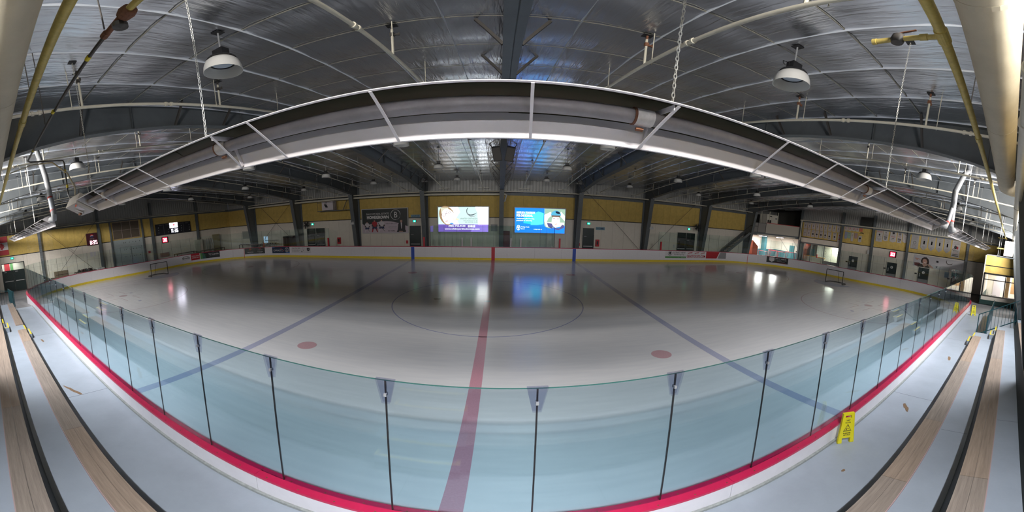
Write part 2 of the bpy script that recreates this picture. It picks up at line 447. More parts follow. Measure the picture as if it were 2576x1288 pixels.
# ------------------------------------------------------------------ ice
def ice():
    pts = []
    for p in OUT:
        if not pts or math.dist(pts[-1], p) > 1e-4: pts.append(p)
    if math.dist(pts[0], pts[-1]) < 1e-3: pts.pop()
    mb = MB(); n = len(pts)
    mb.prism([(x, y, -0.05) for x, y in pts][::-1], (0, 0, 0.05))
    o = mb.build('ice_sheet', ICE, base=(0, 0, 0)); tag(o, 'glossy white ice surface with faint red and blue lines inside the boards', 'ice')
    def im(name, c):
        m = mat(name, c, 0.16, noise=0.10, nscale=30); return m
    mb_ = im('ice_blue', (0.47, 0.49, 0.64)); mr_ = im('ice_red', (0.66, 0.33, 0.40)); mr2 = im('ice_red_faint', (0.62, 0.50, 0.52)); mbt = im('ice_blue_thin', (0.40, 0.42, 0.62)); mcr = im('ice_crease', (0.50, 0.55, 0.66))
    z = 0.003
    def rect(name, x0, y0, x1, y1, m, lab=None):
        q = MB().add([(x0,y0,z),(x1,y0,z),(x1,y1,z),(x0,y1,z)], [(0,1,2,3)]).build(name, m, o)
        if lab: q['label'] = lab
    def ring(name, cx, cy, r, wd, m, a0=0, a1=360, n=72):
        mb = MB()
        for q in ringpoly(cx, cy, r, wd, n, a0, a1): mb.add([(x, y, z) for x, y in q], [(0,1,2,3)])
        return mb.build(name, m, o)
    def disc(name, cx, cy, r, m, zz=0.0035):
        MB().add([(x, y, zz) for x, y in ell(cx, cy, r, r, 28)], [tuple(range(28))]).build(name, m, o)
    rect('centre_line', -0.15, -H, 0.15, H, mr_, 'wide red centre line under the ice')
    for s in (-1, 1): rect('blue_line', s*7.2-0.15, -H, s*7.2+0.15, H, mb_)
    for gx in (-26.35, 26.6):
        L = -26.35
        yy = 10.55
        rect('goal_line', gx-0.03, -yy, gx+0.03, yy, mr2)
        sg = 1 if gx < 0 else -1
        pts = [(gx, -1.83)] + [(gx+sg*1.83*math.cos(math.radians(a)), 1.83*math.sin(math.radians(a))) for a in range(-90, 91, 10)]
        MB().add([(x, y, 0.002) for x, y in pts], [tuple(range(len(pts)))]).build('goal_crease', mcr, o)
        ring('crease_line', gx, 0, 1.83, 0.05, mr2, -90 if sg > 0 else 90, 90 if sg > 0 else 270, 24)
    ring('centre_circle', 0, 0, 4.57, 0.05, mbt)
    ring('referee_crease', 0, H, 3.05, 0.05, mr2, 180, 360, 36)
    disc('centre_spot', 0, 0, 0.15, mbt)
    disc('dark_spot', -2.51, 0.18, 0.18, im('ice_darkspot', (0.35, 0.36, 0.38)))
    for sx in (-1, 1):
        for sy in (-1, 1):
            disc('faceoff_spot', sx*5.55, sy*6.7, 0.33, im('ice_spot', (0.66, 0.42, 0.45)))
            cx, cy = sx*20.65, sy*6.45
            ring('faceoff_circle', cx, cy, 4.57, 0.05, mr2)
            disc('faceoff_spot', cx, cy, 0.30, mr2)
            for ex in (-1, 1):
                for ey in (-1, 1):
                    mb = MB(); mb.add([(cx+ex*0.6, cy+ey*0.45-0.025, z),(cx+ex*1.8, cy+ey*0.45-0.025, z),(cx+ex*1.8, cy+ey*0.45+0.025, z),(cx+ex*0.6, cy+ey*0.45+0.025, z)], [(0,1,2,3)])
                    mb.add([(cx+ex*0.6-0.025, cy+ey*0.45, z),(cx+ex*0.6+0.025, cy+ey*0.45, z),(cx+ex*0.6+0.025, cy+ey*1.3, z),(cx+ex*0.6-0.025, cy+ey*1.3, z)], [(0,1,2,3)])
                    mb.build('faceoff_mark', mr2, o)
    for x, y in ((-21.1, -5.6), (-18.1, -6.4), (18.1, -6.56)):
        disc('blue_spot', x, y, 0.12, mb_, 0.004)
ice()

# ------------------------------------------------------------------ boards
bd = empty('dasher_boards', (0, 0, 0), 'white dasher boards with red cap rail and yellow kick plate round the ice', 'boards')
def s_at_far(x): return x-(XL+RR)
smid = s_at_far(0)
seams = []
s = smid - 2.44*0.5
sN0, sN1 = None, None
n_p = round(TOT/2.44); stepp = TOT/n_p
for k in range(n_p):
    s0 = smid - stepp/2 + k*stepp; s1 = s0+stepp
    m_ = mWHITE
    strip(s0+0.004, s1-0.004, 0.0, 1.125, 0.0, 0.10).build('board_panel', m_, bd)
    strip(s0+0.002, s1-0.002, 0.0, 0.20, -0.012, 0.0).build('kick_plate', mYEL, bd)
    strip(s0+0.0015, s1-0.0015, 1.125, 1.165, -0.012, 0.17).build('cap_rail', mRED, bd)
    # outer white face seen from the walkway
    x, y, nx, ny = path((s0+s1)/2)
    if y < -10: strip(s0+0.003, s1-0.003, 0.0, 1.12, 0.101, 0.15).build('outer_panel', mWHITEO, bd)
def vstripe(sc, wd, z0, z1, m, name):
    strip(sc-wd/2, sc+wd/2, z0, z1, -0.020, -0.013).build(name, m, bd)
vstripe(smid, 0.30, 0.0, 1.12, mREDB, 'centre_stripe')
vstripe(s_at_far(-7.2), 0.30, 0, 1.12, mBLUE, 'blue_stripe'); vstripe(s_at_far(7.2), 0.30, 0, 1.12, mBLUE, 'blue_stripe')
vstripe(152.40, 0.05, 0, 1.12, mREDB, 'goal_stripe'); vstripe(48.06, 0.05, 0, 1.12, mREDB, 'goal_stripe')
# small screws on the near cap rail
mb = MB()
k = -12.0
while k < 13:
    mb.cbox((k, -H-0.045, 1.1665), (0.016, 0.016, 0.004)); mb.cbox((k+0.15, -H-0.135, 1.1665), (0.016, 0.016, 0.004)); k += 0.42
mb.build('cap_screw', mRUST, bd, kind='stuff')
# base moulding strip between outer boards and walkway
mb = MB(); mb.box(-19.0, -H-0.19, 0.78, 20.6, -H-0.15, 0.82)
mb.build('base_strip', mat('seal_grey', (0.30, 0.32, 0.31), 0.7, noise=0.3, nscale=20), bd)

# ------------------------------------------------------------------ shield glass
def glass_run(label, s0, s1, n, ztop, m, name='shield_glass', clips=True, sup=0.05, both=True, joint=True):
    root = empty(name, (0, 0, 0), label, 'rink glass')
    L = (s1-s0)/n
    for k in range(n):
        a, b = s0+k*L, s0+(k+1)*L
        strip(a+0.008, b-0.008, 1.165, ztop, sup, sup+0.012, 0.41).build('glass_pane', m, root)
    for k in range(n+1):
        a = s0+k*L
        if joint: strip(a-0.007, a+0.007, 1.165, ztop, sup-0.001, sup+0.013).build('pane_seal', mBLACK, root)
        if clips and 0 < k < n:
            x, y, nx, ny = path(a, sup+0.006); tx, ty = -ny, nx
            fr = Fr((x, y, 0), (tx, ty, 0), (-nx, -ny, 0))
            mb = MB()
            for d in (0.012, -0.016):
                mb.prism([fr.p(-0.085, ztop+0.012, d), fr.p(0.085, ztop+0.012, d), fr.p(0.035, ztop-0.24, d), fr.p(-0.035, ztop-0.24, d)], fr.n*0.005)
            mb.prism([fr.p(-0.085, ztop+0.004, -0.016), fr.p(0.085, ztop+0.004, -0.016), fr.p(0.085, ztop+0.016, -0.016), fr.p(-0.085, ztop+0.016, -0.016)], fr.n*0.033)
            c = mb.build('pane_clip', PLASTIC, root)
            MB().prism([fr.p(-0.012, ztop-0.16, -0.02), fr.p(0.012, ztop-0.16, -0.02), fr.p(0.012, ztop-0.13, -0.02), fr.p(-0.012, ztop-0.13, -0.02)], fr.n*0.045).build('clip_bolt', mZINC, root)
    strip(s0, s1, ztop-0.001, ztop+0.003, sup-0.001, sup+0.013, 0.41).build('glass_edge', mat('glass_edge', (0.03, 0.10, 0.09), 0.3), root)
    return root
# near side: posts every 1.22 m, x = -7.70 + 1.22 k.   near side arc-length:
S_NR = None
for i in range(4000):
    ss = 60 + i*0.01
    x, y, _, _ = path(ss)
    if y < -H+1e-4: S_NR = ss; break
def s_near(x): return S_NR + (XR-RR) - x
xa = -7.6986 - 1.22*11     # left end of the straight run
xb = -7.6986 + 1.22*24
glass_run('tall clear glass panes along the bleacher side with plastic corner clips', s_near(xb), s_near(xa), 35, 3.009, GL)
glass_run('rink glass round the right end of the ice', 36.95, s_near(xb), 34, 2.98, GLFAR, clips=False, sup=0.05)
glass_run('rink glass round the left end of the ice', s_near(xa), TOT+5.6, 34, 2.98, GLFAR, clips=False, sup=0.05)
# ------------------------------------------------------------------ floors, walkway, bleachers
WX0, WX1 = -19.0, 20.9
fl = MB()
fl.box(LX-6, -20, -0.25, RX+8, 24, -0.06)
fl.build('floor', mFLOOR, kind='structure', base=(0,0,-0.25))
tag(MB().box(WX0, NY, -0.05, WX1, -H-0.15, 0.78).build('walkway_floor', mCONC, base=(0,-15,0)), 'grey painted concrete walkway behind the near boards', 'walkway', kind='structure')
for sgn, x0, x1 in ((-1, WX0, -26.5), (1, WX1, 28.0)):
    mb = MB(); mb.prism([(x0, NY, -0.05), (x0, NY, 0.78), (x1, NY, 0.0), (x1, NY, -0.05)], (0, -H-0.15-NY, 0))
    tag(mb.build('ramp_floor', mFLOOR, base=((x0+x1)/2, -15, 0)), kind='structure')
# floor joints on the walkway
mb = MB()
for x in (-18.2, -12.3, -6.43, -0.5, 1.7, 7.8, 13.9):
    mb.box(x-0.006, -14.12, 0.7805, x+0.006, -H-0.19, 0.7815)
tag(mb.build('walkway_joint', mat('joint_dark', (0.16, 0.18, 0.20), 0.8)), kind='structure')
# brown stains on the walkway floor
def stain(name, c, pts, label):
    o = MB().add([(x, y, 0.7825) for x, y in pts], [tuple(range(len(pts)))]).build(name, mat('stain', (0.22, 0.14, 0.08), 0.4, noise=0.3, nscale=20), base=(c[0], c[1], 0.7825))
    tag(o, label, 'stain')
def blob(cx, cy, rx, ry, seed, n=18, rot=0):
    rnd = random.Random(seed); cr, sr = math.cos(rot), math.sin(rot); out = []
    for i in range(n):
        a = 2*PI*i/n; k = 0.65+0.55*rnd.random(); x, y = rx*k*math.cos(a), ry*k*math.sin(a); out.append((cx+x*cr-y*sr, cy+x*sr+y*cr))
    return out
stain('floor_stain', (-6.9, -13.9), blob(-6.75, -13.83, 0.42, 0.045, 3, 22, 0.35), 'long forked brown spill on the walkway left of the near boards')
stain('floor_stain', (7.0, -13.6), blob(7.15, -13.62, 0.20, 0.05, 5, 20, 0.5), 'orange brown spill on the walkway right of the tall floor sign')
stain('floor_stain', (-11.5, -13.75), blob(-11.5, -13.75, 0.25, 0.04, 9, 16, 0.1), 'small brown spill near the left bleacher aisle')
stain('floor_stain', (4.45, -13.6), blob(4.45, -13.62, 0.04, 0.025, 6, 14), 'tiny brown drip below the tall floor sign')
stain('floor_stain', (10.9, -13.7), blob(11.3, -13.75, 0.22, 0.06, 12, 18, 0.2), 'brown spill on the walkway before the right aisle steps')
# concrete tiers
T = [(1.18, -14.12, -14.26, -15.06), (1.58, -15.06, -15.15, -15.83), (1.98, -15.83, -15.93, -16.75)]
BX0, BX1 = -18.67, 14.2
prev = -14.12
for i, (z, yf, yt, yb) in enumerate(T):
    zb = 0.78+0.4*i
    t = empty('bleacher_tier', (0, yf, zb), ('lowest','middle','uppermost')[i]+' grey concrete bleacher step behind the walkway', 'bleacher')
    MB().prism([(BX0, yt-0.004, zb-0.3 if i else 0.76), (BX0, yt-0.004, z), (BX0, yb, z), (BX0, yb, zb-0.3 if i else 0.76)], (BX1-BX0, 0, 0)).build('tread', mCONC, t)
    MB().prism([(BX0-0.002, yf, zb), (BX0-0.002, yt, z-0.012), (BX0-0.002, yt-0.003, z-0.012), (BX0-0.002, yt-0.003, zb)], (BX1-BX0+0.004, 0, 0)).build('riser', mRISER, t)
    mb = MB()
    for x in (-9.5, -1.2, 5.9, 13.0): mb.box(x-0.004, yb, z, x+0.004, yt-0.34, z+0.001)
    mb.build('tread_joint', mat('joint_dark', (0.16, 0.18, 0.20), 0.8), t)
tag(MB().box(BX0, -17.4, 0.5, BX1, -16.75, 2.4).build('trim_1', mCONC, base=(0,-17,0.5)), kind='structure')
# benches
AIS = [(-12.93, -12.02), (-1.05, 0.15), (13.33, 15)]
def bench(i, x0, x1, z, y0, y1, label, joints):
    root = empty('bench', ((x0+x1)/2, (y0+y1)/2, z), label, 'bench', 'wooden plank benches on the bleachers')
    xs = [x0]+[j for j in joints if x0 < j < x1]+[x1]
    ym = y0+(y1-y0)*0.5
    for k in range(len(xs)-1):
        for (a, b) in ((y0, ym-0.0012), (ym+0.0012, y1)):
            m = mWOOD if (i+k) % 2 == 0 else mWOOD2
            o = MB().box(xs[k]+0.003, a, z, xs[k+1]-0.003, b, z+0.045).build('plank', m, root)
    MB().box(x0, y0-0.012, z+0.002, x1, y0, z+0.03).build('edge_strip', mat('edge_pink', (0.42, 0.30, 0.29), 0.5), root)
for i, (z, yf, yt, yb) in enumerate(T):
    y1 = yt-0.0; y0 = y1-0.315
    tn = ('lowest', 'middle', 'top')[i]
    js = [-17.1, -12.5, -10.3, -4.38, 4.15, 6.1, 10.0] if i == 0 else [-16, -10.9, -4.87, 1.1, 4.07, 9.5]
    bench(i, -18.6, -12.93, z, y0, y1, 'short worn wooden bench on the %s tier, left of the left aisle' % tn, js)
    bench(i+1, -12.02, -1.05, z, y0, y1, 'long worn wooden bench on the %s tier, left half of the bleachers' % tn, js)
    bench(i, 0.15, 13.35, z, y0, y1, 'long worn wooden bench on the %s tier, right half of the bleachers' % tn, js)
# aisle half steps with yellow edges
def half_step(x0, x1, yf, zb, label):
    t = empty('aisle_step', ((x0+x1)/2, yf, zb), label, 'step')
    y1, y0 = yf+0.0, yf-0.18
    MB().box(x0, y0-0.02, zb+0.0, x1, yf+0.04, zb+0.2).build('block', mCONC, t)
    MB().box(x0-0.002, yf+0.041, zb, x1+0.002, yf+0.043, zb+0.06).build('toe_strip', mRISER, t)
    mb = MB(); e = 0.05
    mb.box(x0, yf-0.01, zb+0.2, x1, yf+0.04, zb+0.204)
    mb.box(x0, yf-0.14, zb+0.2, x0+e, yf-0.01, zb+0.204); mb.box(x1-e, yf-0.14, zb+0.2, x1, yf-0.01, zb+0.204)
    mb.build('yellow_edge', mYSTEP, t)
    MB().box(x0+0.05, yf-0.19, zb+0.4, x1-0.05, yf-0.14, zb+0.405).build('tier_edge', mYSTEP, t)
for an, (x0, x1) in (('left', (-12.89, -12.02)), ('centre', (-1.0, 0.1)), ('right', (13.32, 14.12))):
    half_step(x0, x1, -14.09, 0.78, 'grey half step with yellow edge at the foot of the %s aisle' % an)
    half_step(x0, x1, -14.93, 1.18, 'grey half step with yellow edge higher up the %s aisle' % an)
# ------------------------------------------------------------------ walls
def wall_unit(name, fr, u0, u1, skip=(), pw=0.82, lw=1.22, zc=3.62, gaps=()):
    """fr.r runs along the wall, n points into the room.  upper yellow panels, lower cream panels, ribbed metal on top"""
    w_ = empty(name, (fr.o.x, fr.o.y, 0), kind='structure')
    slab(fr, u0, -0.1, u1, 0.0, -0.2, 0, 'wall_base', mBLACK, w_)
    MBk = MB()
    # backing
    for (a, b, z0, z1) in gaps if gaps else ((u0, u1, 0, 8.6),):
        MBk.prism([fr.p(a, z0, -0.20), fr.p(b, z0, -0.20), fr.p(b, z1, -0.20), fr.p(a, z1, -0.20)], fr.n*0.12)
    MBk.build('backing', mGREY, w_)
    def hole(a, b, z0, z1):
        for (p, q, r0, r1) in skip:
            if b > p+0.01 and a < q-0.01 and z1 > r0+0.01 and z0 < r1-0.01: return True
        return False
    def panels(pw, z0, z1, m, nm, d):
        u = u0
        while u < u1-0.05:
            e = min(u+pw, u1)
            segs = [(u, e, z0, z1)]
            for (p, q, r0, r1) in skip:
                out = []
                for (a, b, c, dd) in segs:
                    if b <= p+1e-3 or a >= q-1e-3 or dd <= r0+1e-3 or c >= r1-1e-3: out.append((a, b, c, dd)); continue
                    if a < p-1e-3: out.append((a, p, c, dd))
                    if b > q+1e-3: out.append((q, b, c, dd))
                    a2, b2 = max(a, p), min(b, q)
                    if c < r0-1e-3: out.append((a2, b2, c, r0))
                    if dd > r1+1e-3: out.append((a2, b2, r1, dd))
                segs = out
            for (a, b, c, dd) in segs:
                if b-a < 0.02 or dd-c < 0.02: continue
                slab(fr, a+0.005, c, b-0.005, dd, -0.08, d, nm, m, w_)
            u = e
    panels(lw, 0.0, zc, mCREAM, 'cream_panel', -0.01)
    panels(pw, 3.70, 5.80, mYWALL, 'yellow_panel', 0.0)
    slab(fr, u0, zc, u1, 3.70, -0.08, 0.02, 'dark_strip', mBLACK, w_)
    slab(fr, u0, 5.80, u1, 6.05, -0.08, 0.10, 'girt', mSTEEL, w_)
    # ribbed metal sheet, real ribs
    mb = MB(); u = u0; pr = []
    while u < u1:
        for du, d in ((0, 0), (0.03, 0.016), (0.07, 0.016), (0.10, 0)): pr.append((u+du, d-0.06))
        u += 0.30
    pr.append((u1, -0.06))
    vs = [fr.p(a, 6.0, d) for a, d in pr]+[fr.p(a, 8.5, d) for a, d in pr]; n = len(pr)
    mb.add(vs, [(i, i+1, n+i+1, n+i) for i in range(n-1)])
    mb.build('ribbed_sheet', mCORR, w_, kind='stuff')
    return w_
frF = Fr((0, FY, 0), (1, 0, 0), (0, -1, 0))
frR = Fr((RX, 0, 0), (0, -1, 0), (-1, 0, 0))      # u = -y
frL = Fr((LX, 0, 0), (0, 1, 0), (1, 0, 0))        # u = y
frN = Fr((0, NY, 0), (-1, 0, 0), (0, 1, 0))
def wf(x, z, d=0): return frF.p(x, z, d)
wall_unit('wall_far', frF, LX, 29.9)
wall_unit('wall_left', frL, NY, FY, skip=((-14.1, -11.7, 2.15, 2.95),), gaps=((NY, -14.1, 0, 8.6), (-11.7, FY, 0, 8.6), (-14.1, -11.7, 2.95, 8.6), (-14.1, -11.7, 0, 2.15)))
wall_unit('wall_right', frR, -12.9, 17.4, skip=((-12.9, -6.4, 0, 2.95),), gaps=((-12.9, -6.4, 2.95, 8.6), (-6.4, 17.4, 0, 8.6)))
wn = empty('wall_near', (0, NY, 0), kind='structure')
MB().box(LX, NY-0.2, 0, RX, NY, 3.6).build('cream_face', mCREAM, wn)
MB().box(LX, NY-0.2, 3.6, RX, NY, 8.5).build('grey_face', mCORR, wn)

# ------------------------------------------------------------------ ceiling: foil insulation blankets
cl = empty('ceiling', (0, YC, 8.4), kind='structure')
edges = []
x = 1.61
while x < RX+1: edges.append(x); x += 1.2285
left = [-0.27]
while left[-1] > LX-1: left.append(left[-1]-1.2285)
edges = sorted(left+edges)
ystr = []
y = -8.04
while y > NY: y -= 1.2
while y < FY+1: ystr.append(y); y += 1.2
ys = []
for a, b in zip(ystr, ystr[1:]):
    for k in range(4): ys.append(a+(b-a)*k/4)
ys.append(ystr[-1])
if YC not in ys: ys = sorted(ys+[YC])
rnd = random.Random(3)
for a, b in zip(edges, edges[1:]):
    nx = 6 if (b-a) < 1.4 else 10
    vs = []; fs = []
    for yv in ys:
        ph = ((yv-ystr[0]) % 1.2)/1.2
        for i in range(nx+1):
            t = i/nx; xx = a+(b-a)*t
            sag = 0.030*math.sin(PI*t)*(0.35+0.65*math.sin(PI*ph)) + 0.018*math.sin(PI*ph)
            edge = 0.022 if i in (0, nx) else 0
            vs.append((xx, yv, roofz(yv)-sag-edge+rnd.uniform(-0.006, 0.006)))
    for j in range(len(ys)-1):
        for i in range(nx):
            o = j*(nx+1)+i; fs.append((o, o+1, o+nx+2, o+nx+1))
    MB().add(vs, fs).build('foil_blanket', FOIL, cl, smooth=True)
mSTRAP = mat('strap', (0.26, 0.25, 0.20), 0.5)
for yv in ystr:
    if yv < NY or yv > FY: continue
    MB().box(LX, yv-0.009, roofz(yv)-0.030, RX, yv+0.009, roofz(yv)-0.024).build('strap', mSTRAP, cl)
# seam lips between blankets
for a in edges[1:-1]:
    mb = MB(); z = [(-0.016, 0), (0.016, 0), (0.0, -0.034)]
    for (y0, y1) in ((NY, YC), (YC, FY)):
        vs = [(a+dx, yy, roofz(yy)-0.022+dz) for yy in (y0, y1) for dx, dz in z]
        mb.add(vs, [(0,1,4,3),(1,2,5,4),(2,0,3,5)])
    mb.build('seam_lip', mat('seam_foil', (0.72, 0.77, 0.84), 0.35, metal=0.35), cl)
# solid roof above
MB().prism([(LX-1, NY-1, roofz(NY-1)+0.1), (LX-1, YC, roofz(YC)+0.1), (LX-1, FY+8, roofz(FY+8)+0.1), (LX-1, FY+8, 9.3), (LX-1, NY-1, 9.3)], (RX-LX+4, 0, 0)).build('roof_deck', mBLACK, cl)

# ------------------------------------------------------------------ steel frames
def interp(L, t):
    for (a, p), (b, q) in zip(L, L[1:]):
        if t <= b: return p+(q-p)*(t-a)/(b-a)
    return L[-1][1]
RB_N = [(0, 7.8), (5, 7.55), (7.9, 7.35), (9.55, 7.17), (11.2, 6.95), (12.7, 6.72), (14.42, 6.28)]
RB_F = [(0, 7.8), (3.2, 7.55), (6.2, 7.29), (10.2, 6.97), (14.95, 6.28)]
FN = ['at the far left end', 'third left of the centre screens post', 'second left of the centre', 'over the left blue line', 'overhead at the centre line',
      'over the right blue line', 'second right of the centre', 'third right of the centre', 'at the mezzanine corner']
def frame(xf, i):
    f = empty('steel_frame', (xf, 0, 0), 'dark grey tapered steel portal frame ' + FN[i], 'steel frame')
    W2 = 0.2
    yk = 14.15
    def far_in(z): return yk+(6.2-z)*0.16
    def near_in(z): return -15.22-(6.2-z)*0.165
    # columns: web + two flanges
    for side in (1, -1):
        fin = far_in if side > 0 else near_in
        yo = FY-0.06 if side > 0 else NY+0.06
        zt = roofz(yo)-0.12
        mb = MB()
        a = [(xf-0.008, fin(0), 0), (xf-0.008, fin(6.2), 6.2), (xf-0.008, fin(6.2), 7.0), (xf-0.008, yo, zt), (xf-0.008, yo, 0)]
        mb.prism(a, (0.016, 0, 0))
        tk = 0.02*side
        mb.prism([(xf-W2, fin(0), 0), (xf-W2, fin(6.2), 6.2), (xf-W2, fin(6.2)+tk, 6.2), (xf-W2, fin(0)+tk, 0)], (2*W2, 0, 0))
        mb.prism([(xf-W2, yo, 0), (xf-W2, yo, zt), (xf-W2, yo-tk, zt), (xf-W2, yo-tk, 0)], (2*W2, 0, 0))
        for z in (0.02, 6.2): mb.box(xf-W2, min(fin(z), yo), z-0.012, xf+W2, max(fin(z), yo), z+0.012)
        mb.build('column', mSTEEL, f)
    # rafter
    N = 24
    tys = [-15.22+(14.15+15.22)*k/N for k in range(N+1)]
    zb = [interp(RB_N, YC-yv) if yv < YC else interp(RB_F, yv-YC) for yv in tys]
    mb = MB()
    top = [roofz(yv)-0.05 for yv in tys]
    vs = []
    for k, yv in enumerate(tys):
        vs += [(xf-0.008, yv, zb[k]), (xf+0.008, yv, zb[k]), (xf+0.008, yv, top[k]), (xf-0.008, yv, top[k])]
    fs = []
    for k in range(N):
        o = 4*k
        for q in range(4): fs.append((o+q, o+(q+1) % 4, o+4+(q+1) % 4, o+4+q))
    mb.add(vs, fs)
    for zz, th in ((zb, 0.02), (top, 0.02)):
        vs = []; fs = []
        for k, yv in enumerate(tys):
            fa, fb = (xf-0.15, xf+0.12) if yv < 3 else (xf-0.18, xf+0.2)
            vs += [(fa, yv, zz[k]), (fb, yv, zz[k]), (fb, yv, zz[k]+th), (fa, yv, zz[k]+th)]
        for k in range(N):
            o = 4*k
            for q in range(4): fs.append((o+q, o+(q+1) % 4, o+4+(q+1) % 4, o+4+q))
        fs += [(0,1,2,3), (4*N+3, 4*N+2, 4*N+1, 4*N)]
        mb.add(vs, fs)
    mb.build('rafter', mSTEEL, f)
    # web stiffeners and kicker braces to the roof
    mb = MB()
    for yv in (-11.2, -8.2, -5, 0.5, 4.5, 8, 11, 13.2):
        mb = MB(); k = min(range(N+1), key=lambda q: abs(tys[q]-yv)); mb.box(xf-0.09, tys[k]-0.006, zb[k], xf+0.09, tys[k]+0.006, top[k]); mb.build('stiffener', mSTEEL, f)
    for yv in (-12.9, -10.35, -8.7, -3, 3.0, 7.4, 9.8, 12.2, 13.4):
        k = (yv+15.22)/(29.37)*N; k0 = int(k); z_ = zb[k0]+(zb[k0+1]-zb[k0])*(k-k0)
        for sx in (-1, 1):
            MB().beam((xf-0.015+sx*(0.13 if yv < 3 else 0.18), yv, z_+0.03), (xf-0.015+sx*(0.52 if yv < 3 else 0.75), yv+0.02, roofz(yv)-0.03), 0.05, 0.05).build('brace', mBPIPE, f)
for i, xf in enumerate(XF): frame(xf, i)

# columns along the end walls
def wall_col(x, y, label, dx, tall=7.6, m=mSTEEL):
    mb = MB(); a = 0.13
    sx = 1 if dx > 0 else -1
    for d in (0.02, 0.27): mb.box(x+sx*d, y-a, 0, x+sx*(d+0.014), y+a, tall)
    mb.box(x+sx*0.02, y-0.006, 0, x+sx*0.28, y+0.006, tall)
    o = mb.build('wall_column', m, base=(x+sx*0.15, y, 0)); tag(o, label, 'steel column')
for y, lb in ((-9.75, 'grey steel wall column between the flag and the period clock'), (-3.15, 'grey steel wall column just right of the red period clock'), (3.52, 'grey steel wall column left of the wide scoreboard'), (10.2, 'grey steel wall column on the left end wall near the far corner')):
    wall_col(LX, y, lb, 1)
for y, lb in ((12.93, 'steel wall column at the left edge of the banner wall'), (6.15, 'steel wall column between numbered door four and the storefront'), (1.62, 'steel wall column between doors four and three'), (-3.03, 'steel wall column between doors three and two'), (-10.24, 'steel wall column right of the wide white poster')):
    wall_col(RX, y, lb, -1)
# door jamb posts of the overhead door
for y in (-1.75, 2.25):
    o = MB().box(LX+0.02, y-0.08, 0, LX+0.2, y+0.08, 5.9).build('door_post', mSTEEL, base=(LX+0.1, y, 0)); tag(o, 'slim steel post %s the white overhead door' % ('left of' if y < 0 else 'right of'), 'post')
# cross bracing rods
def xrod(a, b, label, r=0.016):
    o = MB().tube([a, b], r, 6).build('bracing_rod', mBPIPE, base=a); tag(o, label, 'bracing rod')
xrod((8.6, 15.6, 6.65), (14.7, 15.6, 0.9), 'thin diagonal bracing rod running down right of the right screen')
xrod((21.2, 15.5, 6.1), (15.9, 15.5, 0.9), 'thin diagonal bracing rod leaning left of the right double doors')
xrod((-26.8, 15.6, 5.73), (-22.0, 15.6, 1.4), 'thin diagonal rod falling right in the far left crossed bay')
xrod((-22.4, 15.5, 5.7), (-27.5, 15.5, 0.9), 'thin diagonal rod falling left in the far left crossed bay')
xrod((LX+0.35, -9.6, 6.2), (LX+0.35, -3.2, -0.05), 'diagonal rod on the left end wall falling toward the ice door')
xrod((LX+0.45, -3.3, 6.3), (LX+0.45, -9.3, -0.05), 'diagonal rod on the left end wall falling toward the corner doors')

# ------------------------------------------------------------------ sprinkler pipes
def pipez(y): return 8.10-0.105*abs(y-YC)
def branch(x, k, label):
    p = empty('sprinkler_pipe', (x, 0, 8), label, 'sprinkler pipe')
    ya, yb = (-15.3, 15.0)
    pts = [(x, ya, pipez(ya)-0.05)]
    pts = [(x, yy, pipez(yy)) for yy in (-15.2, -12, -9, -6, -3, YC, 3, 6, 9, 12, 15.0)]
    MB().tube(pts, 0.03, 10).build('pipe_run', mPIPE, p, smooth=True)
    MB().tube([(x, 15.0, pipez(15)), (x, 15.0, 6.18)], 0.025, 8).build('end_drop', mPIPE, p)
    for yy in (-14.2, -11.7, -8.5, -5.1, -1.5, 2.2, 5.6, 9.0, 12.4):
        z = pipez(yy); sl = 0.105 if yy < YC else -0.105
        for dy in (-0.06, 0.06): MB().tube([(x, yy+dy-0.022, z+sl*(dy-0.022)), (x, yy+dy+0.022, z+sl*(dy+0.022))], 0.045, 10).build('coupling', mPIPE, p)
    for yy in (-13.4, -10.4, -4.2, 1.2, 6.8, 11.0):
        z = pipez(yy)
        MB().tube([(x, yy, z), (x, yy, roofz(yy)-0.13)], 0.021, 8).build('sprig', mPIPE, p)
    for yy in (-13.6, -10.55, -8.5, -2.2, 4.2, 8.2, 12.6):
        MB().tube([(x+0.05, yy, pipez(yy)-0.03), (x+0.05, yy, roofz(yy)-0.04)], 0.008, 6).build('hanger_rod', mPIPE, p)
    for yy in (-13.4, -10.4, -4.2, 1.2, 6.8, 11.0):
        mb = MB(); mb.cbox((x, yy, roofz(yy)-0.24), (0.06, 0.06, 0.07)); mb.cbox((x+0.06, yy, roofz(yy)-0.25), (0.06, 0.03, 0.03)); mb.lathe([(0.0, 0), (0.02, 0), (0.02, 0.05), (0.0, 0.05)], (x+0.10, yy, roofz(yy)-0.27), 8)
        mb.cbox((x, yy, roofz(yy)-0.14), (0.03, 0.03, 0.2)); mb.build('sprinkler_head', mRUST if k in (2, 3) else mBPIPE, p)
        MB().cbox((x, yy, roofz(yy)-0.045), (0.16, 0.13, 0.008)).build('roof_plate', mBLACK, p)
xs = [-1.02+3.65*k for k in range(-8, 9)]
for k, x in enumerate(xs):
    n = k-8
    where = 'just left of the overhead beam' if n == 0 else ('%s to the left of the overhead beam' % ORD[-n] if n < 0 else '%s to the right of the overhead beam' % ORD[n-1])
    branch(x, n+1, 'cream sprinkler branch pipe, ' + where)
mp_ = empty('sprinkler_main', (0, 15.0, 6.15), 'long cream sprinkler main running along the top of the far wall', 'sprinkler pipe')
MB().tube([(-29.5, 14.95, 6.13), (30.2, 14.95, 6.13)], 0.055, 12).build('pipe_run', mPIPE, mp_, smooth=True)
mb = MB(); x = -29
while x < 30: mb.tube([(x, 14.95, 6.13), (x+0.09, 14.95, 6.13)], 0.072, 12); x += 2.0
mb.build('coupling', mPIPE, mp_)
